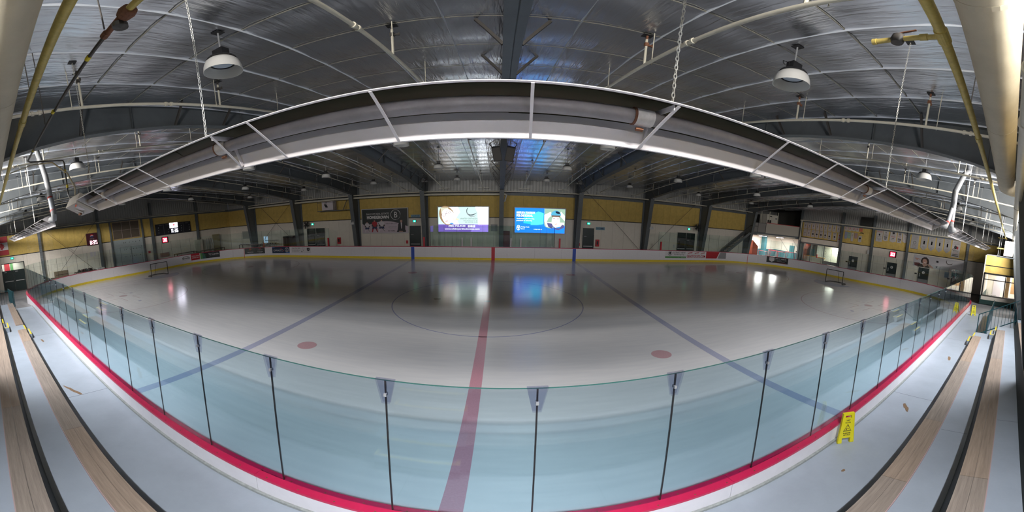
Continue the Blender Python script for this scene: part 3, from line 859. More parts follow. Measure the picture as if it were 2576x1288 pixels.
mb = MB(); x = -27
while x < 29: mb.box(x, 14.9, 6.43, x+1.0, 15.0, 6.46); x += 3.65
mb.build('bracket', mPIPE, mp_)
p2 = empty('duct_pipe', (-14, 15.0, 5.83), 'thicker insulated cream pipe below the main, ending beside the centre post', 'pipe')
MB().tube([(-29.0, 14.93, 5.86), (1.0, 14.93, 5.86), (1.12, 14.95, 5.78), (0.95, 15.2, 5.2)], [0.10, 0.10, 0.10, 0.07], 14).build('pipe_run', mPIPE, p2, smooth=True)
# near side main above the bleachers and its run along the side walls
nm = empty('sprinkler_main', (0, -15.27, 5.85), 'cream sprinkler main beside the wrapped duct above the bleachers', 'sprinkler pipe')
MB().tube([(-30, -15.27, 5.85), (34, -15.27, 5.85)], 0.085, 16).build('pipe_run', mPIPE, nm, smooth=True)
mb = MB()
for x in (2.6, 3.6, 9.0, 15, 21, -4, -10, -16): mb.tube([(x, -15.27, 5.85), (x+0.07, -15.27, 5.85)], 0.10, 16)
mb.build('coupling', mPIPE, nm)
em = empty('sprinkler_main', (RX-0.5, 0, 6.0), 'light pipe along the top of the banner wall', 'pipe')
MB().tube([(RX-0.45, -15, 6.02), (RX-0.45, 12.9, 6.02)], 0.07, 10).build('pipe_run', mPIPE, em, smooth=True)
MB().tube([(RX-0.35, 12.75, 6.0), (RX-0.35, 12.75, 3.2)], 0.06, 10).build('drop', mPIPE, em, smooth=True)
el = empty('conduit', (LX+0.5, 0, 6.0), 'thin light conduit along the top of the left end wall', 'pipe')
MB().tube([(LX+0.4, -15, 5.98), (LX+0.4, 15, 5.98)], 0.035, 8).build('pipe_run', mPIPE, el, smooth=True)
MB().tube([(LX+0.4, -15, 6.12), (LX+0.4, 15, 6.12)], 0.02, 6).build('pipe_run', mPIPE, el, smooth=True)

# ------------------------------------------------------------------ high bay lamps
def lamp(loc, label):
    x, y, z = loc
    l = empty('high_bay_lamp', loc, label, 'ceiling lamp', 'white high bay lamps hanging from the roof')
    R_ = 0.285
    prof = [(0.12, 0.235), (0.20, 0.225), (0.245, 0.18), (0.272, 0.10), (R_, 0.0), (R_-0.006, 0.0), (0.262, 0.10), (0.236, 0.172), (0.19, 0.215), (0.0, 0.222)]
    MB().lathe(prof, loc, 28).build('shade', mSHADE, l, smooth=True)
    MB().lathe([(0, 0.145), (0.16, 0.145), (0.165, 0.165), (0.0, 0.18)], loc, 20).build('lens', mLENS, l, smooth=True)
    MB().lathe([(0.163, 0.135), (0.183, 0.135), (0.183, 0.17), (0.163, 0.17)], loc, 20).build('lens_ring', mBLACK, l)
    MB().lathe([(0.155, 0.222), (0.225, 0.222), (0.20, 0.262), (0.12, 0.275), (0.0, 0.275)], loc, 20).build('heat_sink', mBLACK, l)
    MB().box(x-0.10, y-0.07, z+0.27, x+0.10, y+0.07, z+0.43).build('driver_box', mBLACK, l)
    zr = roofz(y)
    MB().tube([(x, y, z+0.43), (x, y, zr-0.04)], 0.014, 8).build('stem', mZINC, l)
    MB().box(x-0.07, y-0.07, zr-0.046, x+0.07, y+0.07, zr-0.035).build('roof_plate', mBLACK, l)
    MB().tube([(x-0.1, y+0.05, z+0.42), (x-0.2, y+0.05, z+0.40), (x-0.22, y+0.02, z+0.33), (x-0.12, y, z+0.29), (x-0.16, y-0.04, z+0.38), (x-0.05, y, z+0.45)], 0.007, 6).build('cable', mBLACK, l)
    return l
rows = [(-11.89, 'in the bleacher side row'), (-3.8, 'in the near ice row'), (3.35, 'in the far ice row'), (11.5, 'in the far wall row')]
proto = None
for yv, rn in rows:
    for k in range(-4, 5):
        x = 0.68+7.24*(k-0.5) if k <= 0 else 0.68+7.24*(k-0.5)
        if x < -27 or x > 30: continue
        if k <= 0: nm_ = '%s lamp left of centre %s' % (ORD[-k], rn)
        else: nm_ = '%s lamp right of centre %s' % (ORD[k-1], rn)
        lamp((x, yv, 6.85), 'white high bay ' + nm_.replace('lamp ', 'lamp '))
# ------------------------------------------------------------------ radiant tube heaters
def chain_mesh(a, b, parent, link=0.045):
    a = Vector(a); b = Vector(b); d = b-a; n = int(d.length/(link*0.74)); mb = MB()
    for i in range(n):
        c = a+d*((i+0.5)/n); w_, h_ = 0.0095, link/2
        ax = Vector((1,0,0)) if i % 2 else Vector((0,1,0)); dz = d.normalized(); r_ = 0.0026
        pts = [c+ax*w_*math.cos(t)+dz*h_*math.sin(t) for t in [2*PI*q/8 for q in range(9)]]
        mb.tube(pts, r_, 4, cap=False)
    return mb.build('chain', mCHAIN, parent, kind='stuff')
NLP = (-13.58, 5.165); FLP = (-13.18, 4.925)
def heater(x0, x1, label, braces, chains, burner=None, full=True):
    h = empty('tube_heater', ((x0+x1)/2, -13.38, 5.05), label, 'heater')
    ax = Vector((0, FLP[0]-NLP[0], FLP[1]-NLP[1])); Lw = ax.length; ax.normalize(); nn = Vector((0, -ax.z, ax.y))  # up-normal
    nn = Vector((0, 0.515, 0.857)) if nn.z < 0 else nn
    N = Vector((0, NLP[0], NLP[1]))
    def P(x, u, v): q = N+ax*u+nn*v; return (x, q.y, q.z)
    # reflector profile (u across, v up)
    prof = [(0, 0), (0.006, 0.0), (0.116, 0.155), (0.165, 0.20), (Lw-0.15, 0.205), (Lw-0.108, 0.125), (Lw-0.0, 0.0)]
    segl = 2.9
    for (i0, i1, nm_, m_) in ((0, 2, 'near_skirt', mALU), (2, 5, 'top_panel', mat('heat_darkened_panel', (0.085, 0.078, 0.045), 0.4, metal=0.5)), (5, 7, 'far_skirt', mALU)):  # top panel in dark olive, skirts in pale aluminium
        x = x0; mb = MB(); k = 0
        while x < x1-0.01:
            e = min(x+segl, x1); pr = prof[0:3]
            if i0 == 2: pr = prof[2:6]
            if i0 == 5: pr = [prof[5], prof[6]]
            off = 0.004 if k % 2 else 0.0
            if i0 == 2: pr = prof[2:6]
            n = len(pr); vs = []
            for dz in (0.0, 0.003):
                for xx in (x-0.02, e): vs += [P(xx, u, v+off+dz) for u, v in pr]
            fs = [(0, n, 3*n, 2*n), (n-1, 3*n-1, 4*n-1, 2*n-1)]
            for i in range(n-1): fs += [(i, i+1, n+i+1, n+i), (2*n+i, 3*n+i, 3*n+i+1, 2*n+i+1), (i, 2*n+i, 2*n+i+1, i+1), (n+i, n+i+1, 3*n+i+1, 3*n+i)]
            MB().add(vs, fs).build(nm_, m_, h); x = e; k += 1
    mb = MB(); mb.beam(P(x0, -0.004, 0.0), P(x1, -0.004, 0.0), 0.013, 0.008, nn); mb.build('near_lip', mat('lip', (0.70, 0.68, 0.70), 0.4, metal=0.3), h)
    mb = MB(); mb.beam(P(x0, Lw+0.003, 0.0), P(x1, Lw+0.003, 0.0), 0.010, 0.007, nn); mb.build('far_lip', mat('lip', (0.70, 0.68, 0.70), 0.4, metal=0.3), h)
    MB().tube([P(x0-0.05, Lw/2, 0.075), P(x1+0.05, Lw/2, 0.075)], 0.052, 20).build('burner_tube', mTUBE, h, smooth=True)
    mb = MB(); x = x0+0.4
    for xb in braces:
        MB().beam(P(xb, 0.0, -0.004), P(xb+0.03, Lw, -0.004), 0.018, 0.007, nn).build('brace', mALU, h)
    # folded end plates
    for xx in (x0, x1):
        MB().prism([P(xx, u, v) for u, v in prof[1:]], (0.004, 0, 0)).build('end_plate', mALU, h)
    for xc in chains:
        yt = -13.58
        chain_mesh((xc, yt, 5.17), (xc, yt, roofz(yt)-0.03), h)
        MB().box(xc-0.06, yt-0.06, roofz(yt)-0.045, xc+0.06, yt+0.06, roofz(yt)-0.034).build('roof_plate', mBLACK, h)
        # V hanger bracket and tube clamp
        mb = MB()
        mb.beam(P(xc+0.03, 0.03, 0.0), P(xc+0.03, Lw*0.5, 0.14), 0.004, 0.04, nn); mb.beam(P(xc+0.05, 0.01, -0.003), P(xc-0.02, Lw-0.01, -0.003), 0.022, 0.006, nn)
        mb.beam(P(xc, Lw-0.02, 0.0), P(xc, Lw*0.5, 0.14), 0.004, 0.035, nn)
        mb.build('hanger_bracket', mALU, h)
        MB().tube([P(xc-0.13, Lw/2, 0.075), P(xc-0.01, Lw/2, 0.075)], 0.060, 20).build('tube_clamp', mTUBEW, h, smooth=True)
        MB().tube([P(xc-0.145, Lw/2, 0.075), P(xc-0.13, Lw/2, 0.075)], 0.062, 20).build('clamp_rust', mRUST, h, smooth=True)
        MB().beam(P(xc-0.11, Lw/2+0.055, 0.012), P(xc-0.06, Lw/2+0.055, 0.012), 0.02, 0.02, nn).build('clamp_bolt', mRUST, h)
    return h, P
h1, PH = heater(-5.2, 8.75, 'long silver radiant tube heater arching across the whole view', [-3.3, -2.72, -1.05, -0.15, 0.69, 2.5, 3.25, 4.0, 5.6, 6.7, 7.7], [-4.3, -1.5, 1.47, 4.5])
h2, _ = heater(-24.0, -9.0, 'silver radiant tube heater running away to the left corner doors', [-23.2+0.95*k for k in range(15)], [-23.5, -20.5, -17.6, -13.4, -10.4])
h3, _ = heater(10.9, 26.5, 'silver radiant tube heater running away to the right lobby windows', [11.5+1.1*k for k in range(14)], [11.2, 15.0, 18.5, 22.0, 26.0])
# burner box of the central heater
MB().prism([PH(-6.05, 0.02, -0.04), PH(-6.05, 0.40, -0.04), PH(-6.05, 0.40, 0.18), PH(-6.05, 0.02, 0.18)], (0.78, 0, 0)).build('burner_box', mat('burner_box', (0.42, 0.40, 0.37), 0.45, metal=0.3), h1)
MB().prism([PH(-5.6, 0.12, -0.042), PH(-5.4, 0.12, -0.042), PH(-5.4, 0.26, -0.042), PH(-5.6, 0.26, -0.042)], (0, -0.0015, -0.002)).build('rating_label', mPOSTER, h1)
MB().tube([PH(-5.45, 0.08, -0.06), PH(-5.3, 0.05, -0.07)], 0.014, 8).build('igniter_valve', mORANGE, h1)
MB().tube([PH(-5.95, 0.32, -0.06), PH(-5.82, 0.32, -0.06)], 0.022, 10).build('air_inlet', mRUST, h1)
# galvanised vent pipes
def vent(pts, label, r=0.075, bands=()):
    v = empty('vent_pipe', pts[0], label, 'vent pipe')
    MB().tube(pts, r, 16).build('pipe_run', mZINC, v, smooth=True)
    for (a, b) in bands: MB().tube([a, b], r+0.004, 16).build('red_band', mat('band_red', (0.35, 0.03, 0.02), 0.6), v)
    return v
vent([(-8.85, -13.33, 5.12), (-8.45, -13.33, 5.10), (-8.38, -13.33, 5.22), (-8.9, -13.3, 6.4), (-9.75, -13.28, 7.5)], 'galvanised vent pipe rising from the left heater to the roof', 0.085, [((-8.43, -13.33, 5.3), (-8.45, -13.33, 5.35)), ((-8.60, -13.32, 5.7), (-8.62, -13.32, 5.75))])
vent([(8.75, -13.33, 5.14), (9.6, -13.33, 5.12), (9.85, -13.33, 5.3), (10.15, -13.33, 5.72)], 'short cream elbow vent from the right end of the central heater', 0.07, [((9.75, -13.33, 5.22), (9.8, -13.33, 5.27))])
vent([(10.95, -13.33, 5.14), (10.5, -13.33, 5.12), (10.33, -13.33, 5.25), (10.32, -13.33, 6.3), (11.6, -13.3, 7.2), (12.3, -13.3, 7.5)], 'galvanised vent stack between the central and right heaters', 0.095, [((10.33, -13.33, 5.35), (10.33, -13.33, 5.4))])
# wrapped duct above the camera
dc = empty('wrapped_duct', (0, -14.93, 6.25), 'fat cream wrapped air duct overhead along the bleachers', 'duct')
pts = [(-32, -14.93, 6.25), (8.35, -14.93, 6.25)]
for k in range(7):
    a = PI/2*k/6; pts.append((8.35+0.42*math.sin(a), -14.93-0.42*(1-math.cos(a)), 6.25))
pts.append((8.77, -17.3, 6.25))
MB().tube(pts, 0.20, 28).build('duct_run', mDUCT, dc, smooth=True)
for x in (2.2, 4.6, 7.0, -3.0, -6.5): MB().tube([(x, -14.93, 6.25), (x+0.05, -14.93, 6.25)], 0.203, 28).build('wrap_seam', mDUCT, dc)
# yellow gas main
yp = empty('yellow_pipe', (0, -14.54, 6.30), 'yellow painted gas pipe with scuffs running along above the bleachers', 'gas pipe')
MB().tube([(-30, -14.54, 6.30), (29.7, -14.54, 6.30)], 0.043, 16).build('pipe_run', mYPIPE, yp, smooth=True)
mb = MB()
for x in (2.85, 5.5, 11.5, -4.1, -8.0): mb.tube([(x-0.09, -14.54, 6.30), (x+0.09, -14.54, 6.30)], 0.053, 16)
mb.build('coupling', mYPIPE, yp, smooth=True)
for x in (-3.2, 4.4, 7.2, 12.0, -9.0):
    MB().tube([(x, -14.54, 6.3), (x, -14.54, roofz(-14.54)-0.05)], 0.007, 6).build('hanger_rod', mBPIPE, yp)
vb = MB(); vb.tube([(2.86, -14.54, 6.30), (2.87, -13.98, 6.30)], 0.026, 12)
vb.tube([(2.86, -14.42, 6.30), (2.86, -14.36, 6.30)], 0.034, 12); vb.tube([(2.87, -14.00, 6.30), (2.87, -13.965, 6.30)], 0.031, 12)
vb.build('branch', mYPIPE, yp, smooth=True)
MB().lathe([(0.0, -0.05), (0.05, -0.045), (0.06, 0), (0.05, 0.045), (0, 0.05)], (2.865, -14.18, 6.30), 12).build('valve_body', mBPIPE, yp, smooth=True)
MB().beam((2.865, -14.18, 6.37), (2.86, -14.32, 6.39), 0.02, 0.008).build('valve_handle', mRUST, yp)
# black gas line to the burner
gp = empty('gas_line', (-3, -14.26, 6.15), 'thin black gas pipe with yellow bands feeding the central heater burner', 'gas pipe')
MB().tube([(-0.4, -14.2, 6.15), (-1.36, -14.23, 6.15)], 0.026, 12).build('pipe_run', mYPIPE, gp, smooth=True)
MB().tube([(-1.36, -14.23, 6.15), (-1.67, -14.23, 6.15)], 0.024, 12).build('pipe_run', mRUST, gp, smooth=True)
MB().tube([(-1.67, -14.23, 6.15), (-5.83, -14.26, 6.15), (-5.95, -14.20, 6.15), (-6.04, -13.5, 6.15), (-6.05, -13.48, 6.10), (-6.08, -13.48, 5.40)], 0.017, 10).build('pipe_run', mBPIPE, gp, smooth=True)
MB().lathe([(0, -0.06), (0.05, -0.055), (0.06, 0), (0.05, 0.055), (0, 0.06)], (-1.32, -14.22, 6.15), 12, 'x').build('regulator', mRUST, gp)
MB().lathe([(0, -0.03), (0.055, -0.02), (0.055, 0.02), (0, 0.03)], (-1.44, -14.22, 6.10), 12).build('regulator', mBPIPE, gp)
for x in (-1.62, -2.02, -3.36, -5.1): MB().tube([(x, -14.235-(0.02 if x < -3 else 0), 6.15), (x-0.07, -14.235-(0.02 if x < -3 else 0), 6.15)], 0.022 if x < -2 else 0.03, 12).build('yellow_band', mYSTEP if x < -2 else mRUST, gp)
for z in (5.95, 5.62): MB().tube([(-6.065, -13.48, z), (-6.067, -13.48, z-0.07)], 0.026, 10).build('yellow_band', mYSTEP, gp)
MB().tube([(-6.08, -13.48, 5.42), (-5.85, -13.45, 5.05), (-5.6, -13.35, 4.95)], 0.018, 8).build('flex_hose', mGREY, gp, smooth=True)
for x in (-1.6, -3.9): MB().tube([(x, -14.26, 6.17), (x, -14.26, roofz(-14.26)-0.05)], 0.007, 6).build('hanger_rod', mBPIPE, gp)
fh = MB().tube([(-7.2, -14.5, 6.25), (-6.4, -14.1, 6.2), (-5.75, -13.8, 6.05), (-5.5, -13.6, 5.75), (-5.45, -13.5, 5.45), (-5.7, -13.45, 5.25), (-5.9, -13.42, 5.22)], 0.016, 10).build('flexible_conduit', mPIPE, base=(-7.2, -14.5, 6.25), smooth=True)
tag(fh, 'curved pale flexible conduit looping down to the heater burner', 'conduit')
# wall mounted unit heater on a shelf near the right bleacher
uh = empty('unit_heater', (21, -15.1, 5.2), 'white box heater on a steel shelf high beside the right lobby windows', 'heater')
MB().box(20.2, -15.35, 4.65, 21.4, -14.8, 5.55).build('body', mLGREY, uh)
MB().box(19.2, -15.5, 4.52, 22.4, -14.45, 4.58).build('shelf', mSTEEL, uh)
for x in (19.3, 22.3): MB().tube([(x, -14.5, 4.58), (x, -14.5, roofz(-14.5))], 0.02, 6).build('hanger_rod', mZINC, uh)
for z in (5.0, 5.6): MB().box(19.2, -14.9, z, 19.28, -14.4, z+0.05).build('cross_bar', mYPIPE, uh)

# ------------------------------------------------------------------ LED screens and posters on the far wall
def screen(x0, x1, z0, z1, label):
    sc = empty('led_screen', ((x0+x1)/2, 15.9, z0), label, 'screen')
    MB().box(x0, 15.78, z0, x1, 15.96, z1).build('cabinet', mLGREY, sc)
    return sc
e = 0.09
s1 = screen(-5.44, -0.46, 2.20, 4.74, 'bright white and purple orthodontics screen left of the centre post')
f1 = Fr((-5.44+e, 15.775, 2.20+e), (1,0,0), (0,-1,0)); W1, H1 = 4.98-2*e, 2.54-2*e
pv = 0.30*H1
poly(f1, [(0,pv),(W1,pv),(W1,H1),(0,H1)], 0, 'picture', emis('scr_pale', (0.52, 0.72, 0.68), 1.5), s1, 0.002)
poly(f1, [(W1*0.80,pv),(W1,pv),(W1,H1),(W1*0.74,H1),(W1*0.79,H1*0.75)], 0.004, 'bright_area', emis('scr_white', (0.95, 1.0, 1.0), 4.5), s1, 0.002)
poly(f1, [(W1*0.22,pv),(W1*0.42,pv),(W1*0.36,H1*0.55),(W1*0.44,H1*0.8),(W1*0.40,H1),(W1*0.22,H1)], 0.004, 'bright_area', emis('scr_white2', (0.85, 1.0, 0.98), 3.0), s1, 0.002)
poly(f1, [(0,0),(W1,0),(W1,pv),(0,pv)], 0.002, 'purple_band', emis('scr_purple', (0.20, 0.12, 0.52), 1.2), s1, 0.003)
poly(f1, [(W1*0.65,0),(W1,0),(W1,pv),(W1*0.72,pv)], 0.006, 'purple_band', emis('scr_purple2', (0.36, 0.24, 0.85), 1.2), s1, 0.002)
# woman with glasses (face, hair, glasses, hand)
poly(f1, ell(0.85, 1.55, 0.72, 0.98, 24, rot=25), 0.008, 'hair', emis('scr_hair', (0.45, 0.30, 0.17), 1.0), s1, 0.002)
poly(f1, [(p[0], max(p[1], pv+0.01)) for p in ell(1.02, 1.38, 0.62, 0.88, 24, rot=28)], 0.012, 'face', emis('scr_face', (1.0, 0.93, 0.86), 1.7), s1, 0.002)
poly(f1, [(0.25,H1-0.02),(1.0,H1-0.02),(0.95,1.95),(0.3,1.8)], 0.010, 'forehead', emis('scr_face2', (0.72, 0.72, 0.56), 1.2), s1, 0.002)
mD = emis('scr_dark', (0.12, 0.04, 0.16), 1.0)
polym(f1, ringpoly(0.55, 1.62, 0.20, 0.028, 20, ry=0.15)+ringpoly(0.98, 1.88, 0.19, 0.028, 20, ry=0.15)+[[(0.72,1.68),(0.82,1.75),(0.80,1.80),(0.70,1.73)]], 0.018, 'glasses', mD, s1, 0.002)
polym(f1, [ell(0.56, 1.60, 0.04, 0.022, 10), ell(0.98, 1.86, 0.04, 0.022, 10)], 0.018, 'eyes', mD, s1, 0.002)
poly(f1, ell(0.82, 1.02, 0.15, 0.045, 14, rot=20), 0.018, 'mouth', emis('scr_mouth', (0.75, 0.35, 0.30), 1.2), s1, 0.002)
poly(f1, [(1.15,1.75),(1.45,1.15),(1.75,1.0),(1.5,1.0),(1.2,0.9)], 0.010, 'hair_right', emis('scr_hair', (0.45, 0.30, 0.17), 1.0), s1, 0.002)
poly(f1, [(1.40,1.35),(1.95,1.25),(2.05,1.15),(1.5,1.05)], 0.012, 'hand', emis('scr_hand', (1.0, 0.75, 0.55), 1.3), s1, 0.002)
poly(f1, [(1.05,pv+0.01),(1.25,pv+0.16),(1.45,pv+0.12),(1.5,pv+0.01)], 0.014, 'blue_cuff', emis('scr_blue', (0.1, 0.35, 0.8), 1.2), s1, 0.002)
mK = emis('scr_ink', (0.12, 0.13, 0.17), 1.0); mW = emis('scr_ltr', (1, 1, 1), 2.2)
sw = [(2.78+0.02,2.25),(2.92,2.32),(2.80,2.12),(2.78,1.90),(2.86,1.74),(3.05,1.64),(3.3,1.66),(3.6,1.76),(3.74,1.86),(3.6,1.70),(3.3,1.56),(3.02,1.54),(2.80,1.66),(2.72,1.88),(2.72,2.10)]
poly(f1, sw, 0.008, 'swoosh', mK, s1, 0.002)
poly(f1, [(2.75,1.9),(2.85,1.62),(3.1,1.42),(3.5,1.46),(3.7,1.62),(3.5,1.52),(3.1,1.48),(2.9,1.66)], 0.009, 'swoosh', emis('scr_g', (0.45, 0.5, 0.55), 1.0), s1, 0.002)
text(f1, 'WHITBY ORTHODO', 2.13, 1.18, 3.82, 1.32, 0.010, mK, s1)
text(f1, 'DR. RONALD L. SP', 2.45, 1.00, 3.78, 1.09, 0.010, mK, s1)
text(f1, 'DR. DAVID J. SM', 2.60, 0.86, 3.78, 0.95, 0.010, mK, s1)
text(f1, '(905) 725-9530', 1.0, 0.44, 2.62, 0.62, 0.012, mW, s1, bold=0.015)
text(f1, 'www.whitbyorthodontics.com', 0.62, 0.16, 3.98, 0.34, 0.012, mW, s1, bold=0.015)
for k, ch in enumerate(('f', 't', 'o')):
    u = 2.86+0.25*k
    polym(f1, [[(u,0.42),(u+0.19,0.42),(u+0.19,0.62),(u,0.62)]], 0.010, 'icon', mW, s1, 0.002)
    text(f1, ch, u+0.06, 0.45, u+0.14, 0.59, 0.014, emis('scr_purple', (0.2,0.12,0.52), 1.2), s1, 'icon_mark', bold=0.02)
s2 = screen(1.90, 6.89, 2.18, 4.71, 'bright blue screen with a boy in a cap right of the centre post')
f2 = Fr((1.90+e, 15.775, 2.18+e), (1,0,0), (0,-1,0)); W2_, H2_ = 4.99-2*e, 2.53-2*e
poly(f2, [(0,0),(W2_,0),(W2_,H2_),(0,H2_)], 0, 'picture', emis('scr2_blue', (0.012, 0.15, 0.85), 2.4), s2, 0.002)
poly(f2, [(1.5,0.75),(2.1,0.75),(2.72,0.85),(2.72,1.9),(2.2,2.05),(1.6,1.75)], 0.003, 'cyan_glow', emis('scr2_cyan', (0.06, 0.62, 1.0), 2.4), s2, 0.002)
poly(f2, [(0.8,0.9),(1.7,0.8),(1.9,1.9),(0.9,2.0)], 0.0025, 'cyan_glow', emis('scr2_cy2', (0.02, 0.36, 0.95), 2.4), s2, 0.002)
ph = [(2.78,H2_)] + [(2.78,0.95),(2.84,0.70),(2.98,0.55),(3.2,0.48),(3.6,0.45)] + [(W2_,0.72),(W2_,H2_)]
poly(f2, ph, 0.004, 'photo', emis('scr2_ph', (0.38, 0.58, 0.45), 1.2), s2, 0.002)
poly(f2, [(2.80,1.75),(3.4,2.05),(3.55,1.75),(3.2,1.45),(3.0,1.0),(2.82,1.1)], 0.008, 'arm', emis('scr_arm', (1.0, 0.88, 0.74), 1.9), s2, 0.002)
poly(f2, [(W2_-0.02,1.7),(4.4,2.1),(4.25,1.75),(4.5,1.5),(W2_-0.02,1.2)], 0.008, 'arm', emis('scr_arm', (1.0, 0.88, 0.74), 1.9), s2, 0.002)
poly(f2, [(2.85,1.05),(W2_-0.05,1.05),(W2_-0.1,0.75),(3.6,0.48),(3.0,0.6)], 0.008, 'shoulders', emis('scr_arm', (1.0, 0.88, 0.74), 1.9), s2, 0.002)
poly(f2, [(3.05,1.0),(3.7,0.9),(3.9,0.5),(4.3,0.5),(4.55,0.85),(W2_-0.06,0.78),(W2_-0.06,0.55),(4.2,0.30),(3.6,0.42),(3.2,0.6)], 0.010, 'shirt', emis('scr2_shirt', (0.12, 0.12, 0.30), 1.2), s2, 0.002)
poly(f2, ell(3.92, 1.15, 0.40, 0.58, 24), 0.012, 'face', emis('scr2_face', (1.0, 0.90, 0.80), 2.0), s2, 0.002)
poly(f2, [p for p in ell(3.92, 1.72, 0.50, 0.48, 24, 0, 180)], 0.014, 'cap', emis('scr2_cap', (0.10, 0.42, 0.62), 1.4), s2, 0.002)
poly(f2, ell(4.08, 2.0, 0.24, 0.11, 16, rot=-20), 0.018, 'goggles', emis('scr2_gog', (0.02, 0.03, 0.06), 1.0), s2, 0.002)
poly(f2, [(3.46,1.72),(4.38,1.72),(4.30,1.58),(3.55,1.58)], 0.018, 'fringe', emis('scr2_fr', (0.25, 0.13, 0.1), 1.0), s2, 0.002)
polym(f2, [ell(3.74, 1.42, 0.09, 0.03, 10), ell(4.12, 1.42, 0.09, 0.03, 10)], 0.018, 'eyes', mD, s2, 0.002)
poly(f2, ell(3.95, 0.88, 0.13, 0.03, 12, rot=12), 0.018, 'mouth', emis('scr_mouth', (0.75, 0.35, 0.30), 1.2), s2, 0.002)
text(f2, 'NURTURE A TOMORROW', 0.14, 1.80, 1.90, 2.02, 0.01, mW, s2, bold=0.04)
text(f2, 'FOR ONE SCHOOL', 0.14, 1.52, 1.68, 1.74, 0.01, mW, s2, bold=0.04)
text(f2, 'Academically gifted learning,', 0.14, 1.26, 1.85, 1.40, 0.01, mW, s2, bold=0.01)
text(f2, 'preschool to university', 0.14, 1.07, 1.62, 1.21, 0.01, mW, s2, bold=0.01)
polym(f2, ringpoly(0.34, 0.46, 0.17, 0.035, 24, ry=0.22), 0.01, 'crest', mW, s2, 0.002)
polym(f2, [ell(0.29,0.50,0.05,0.10,10), ell(0.40,0.50,0.05,0.10,10), [(0.30,0.26),(0.38,0.26),(0.36,0.42),(0.32,0.42)]], 0.01, 'crest_mark', mW, s2, 0.002)
text(f2, 'Trafalgar Castle', 0.60, 0.46, 1.38, 0.60, 0.01, mW, s2, bold=0.015)
text(f2, 'School', 0.60, 0.31, 0.93, 0.42, 0.01, mW, s2, bold=0.015)
text(f2, 'trafalgarcastle.ca', 1.80, 0.28, 2.60, 0.38, 0.01, mW, s2, bold=0.015)
# real estate poster
bp_ = empty('wall_poster', (-10.9, 15.9, 2.16), 'large black and white real estate poster with hockey players, left of the visitor door', 'poster')
MB().box(-13.40, 15.84, 2.15, -8.38, 15.97, 4.70).build('frame', mLGREY, bp_)
f3 = Fr((-13.33, 15.835, 2.22), (1,0,0), (0,-1,0)); PW, PH_ = 4.88, 2.41
poly(f3, [(0,0),(PW,0),(PW,PH_),(0,PH_)], 0, 'dark_ground', mat('poster_dark', (0.03, 0.035, 0.035), 0.5), bp_, 0.002)
arcp = [(0,0),(PW,0),(PW,0.62)] + [(PW-PW*t, 0.62+0.0*t + 0.80*math.sin(PI*(0.18+0.80*t))*0.92-0.35*(1-t)*(1-t)-0.08) for t in [k/14 for k in range(1, 14)]] + [(0,0.95)]
poly(f3, arcp, 0.003, 'pale_ground', mat('poster_pale', (0.55, 0.46, 0.52), 0.5), bp_, 0.002)
text(f3, 'BALCOM REAL ESTATE', 0.50, 1.85, 2.92, 2.03, 0.008, mINKW, bp_)
text(f3, 'HOMEGROWN', 0.53, 1.42, 2.93, 1.75, 0.008, mINKW, bp_, bold=0.05)
polym(f3, ringpoly(3.64, 1.80, 0.50, 0.04, 36, 0, 275)+ringpoly(3.64, 1.80, 0.50, 0.015, 12, 275, 350), 0.008, 'ring_mark', mINKW, bp_, 0.002)
text(f3, 'B', 3.50, 1.52, 3.83, 2.08, 0.008, mINKW, bp_)
def player(u, sc, jersey, name, red=False):
    g = [('body', [(-.22,.55),(-.30,.85),(-.25,1.05),(-.1,1.12),(.12,1.12),(.27,1.02),(.30,.8),(.22,.55)], jersey), ('pants', [(-.24,.58),(.24,.58),(.30,.36),(.05,.34),(0,.42),(-.05,.34),(-.30,.36)], mNAVY),
         ('legs', [(-.28,.36),(-.10,.36),(-.22,0.02),(-.34,0.0)], jersey), ('legs', [(.10,.36),(.28,.36),(.36,0.0),(.24,.02)], jersey), ('head', ell(0,1.20,.075,.10,12), mSKIN), ('helmet', ell(0,1.24,.095,.085,12,0,180), mHAIR),
         ('gloves', [(-.32,.62),(-.18,.58),(-.16,.74),(-.32,.78)], mHAIR), ('gloves', [(.18,.58),(.34,.60),(.34,.78),(.2,.74)], mHAIR), ('stick', [(-.42,.95),(-.38,.98),(.36,.08),(.33,.04)], mHAIR)]
    for k, (nm, pts, m) in enumerate(g): poly(f3, [(u+x*sc, 0.06+y*sc) for x, y in pts], 0.007+0.001*k, name+'_'+nm, m, bp_, 0.001)
player(0.52, 0.85, mPOSTER, 'player'); player(1.35, 0.98, mREDP, 'player'); player(2.12, 1.0, mPOSTER, 'player')
text(f3, 'AARON BALCOM', 2.55, 0.86, 3.75, 0.97, 0.008, mINK, bp_)
text(f3, '2899870789', 2.83, 0.50, 3.74, 0.63, 0.008, mGREY, bp_)
text(f3, '@balcom.realestate', 2.95, 0.38, 3.74, 0.45, 0.008, mGREY, bp_)
text(f3, 'EXIT  RE/MLS', 2.80, 0.12, 3.55, 0.24, 0.008, mINK, bp_, bold=0.02)
poly(f3, [(3.72,.08),(3.82,.25),(3.90,.85),(4.05,1.02),(4.30,1.06),(4.52,.98),(4.62,.75),(4.62,.3),(4.70,.15),(4.66,.05),(3.78,.05)], 0.009, 'suit', mINK, bp_, 0.001)
poly(f3, [(4.16,1.0),(4.30,1.0),(4.26,.4),(4.2,.4)], 0.011, 'shirt', mPOSTER, bp_, 0.001)
poly(f3, ell(4.22, 1.16, .12, .17, 16), 0.012, 'face', mSKIN, bp_, 0.001); poly(f3, ell(4.22, 1.24, .13, .12, 16, 0, 180), 0.013, 'hair', mHAIR, bp_, 0.001)
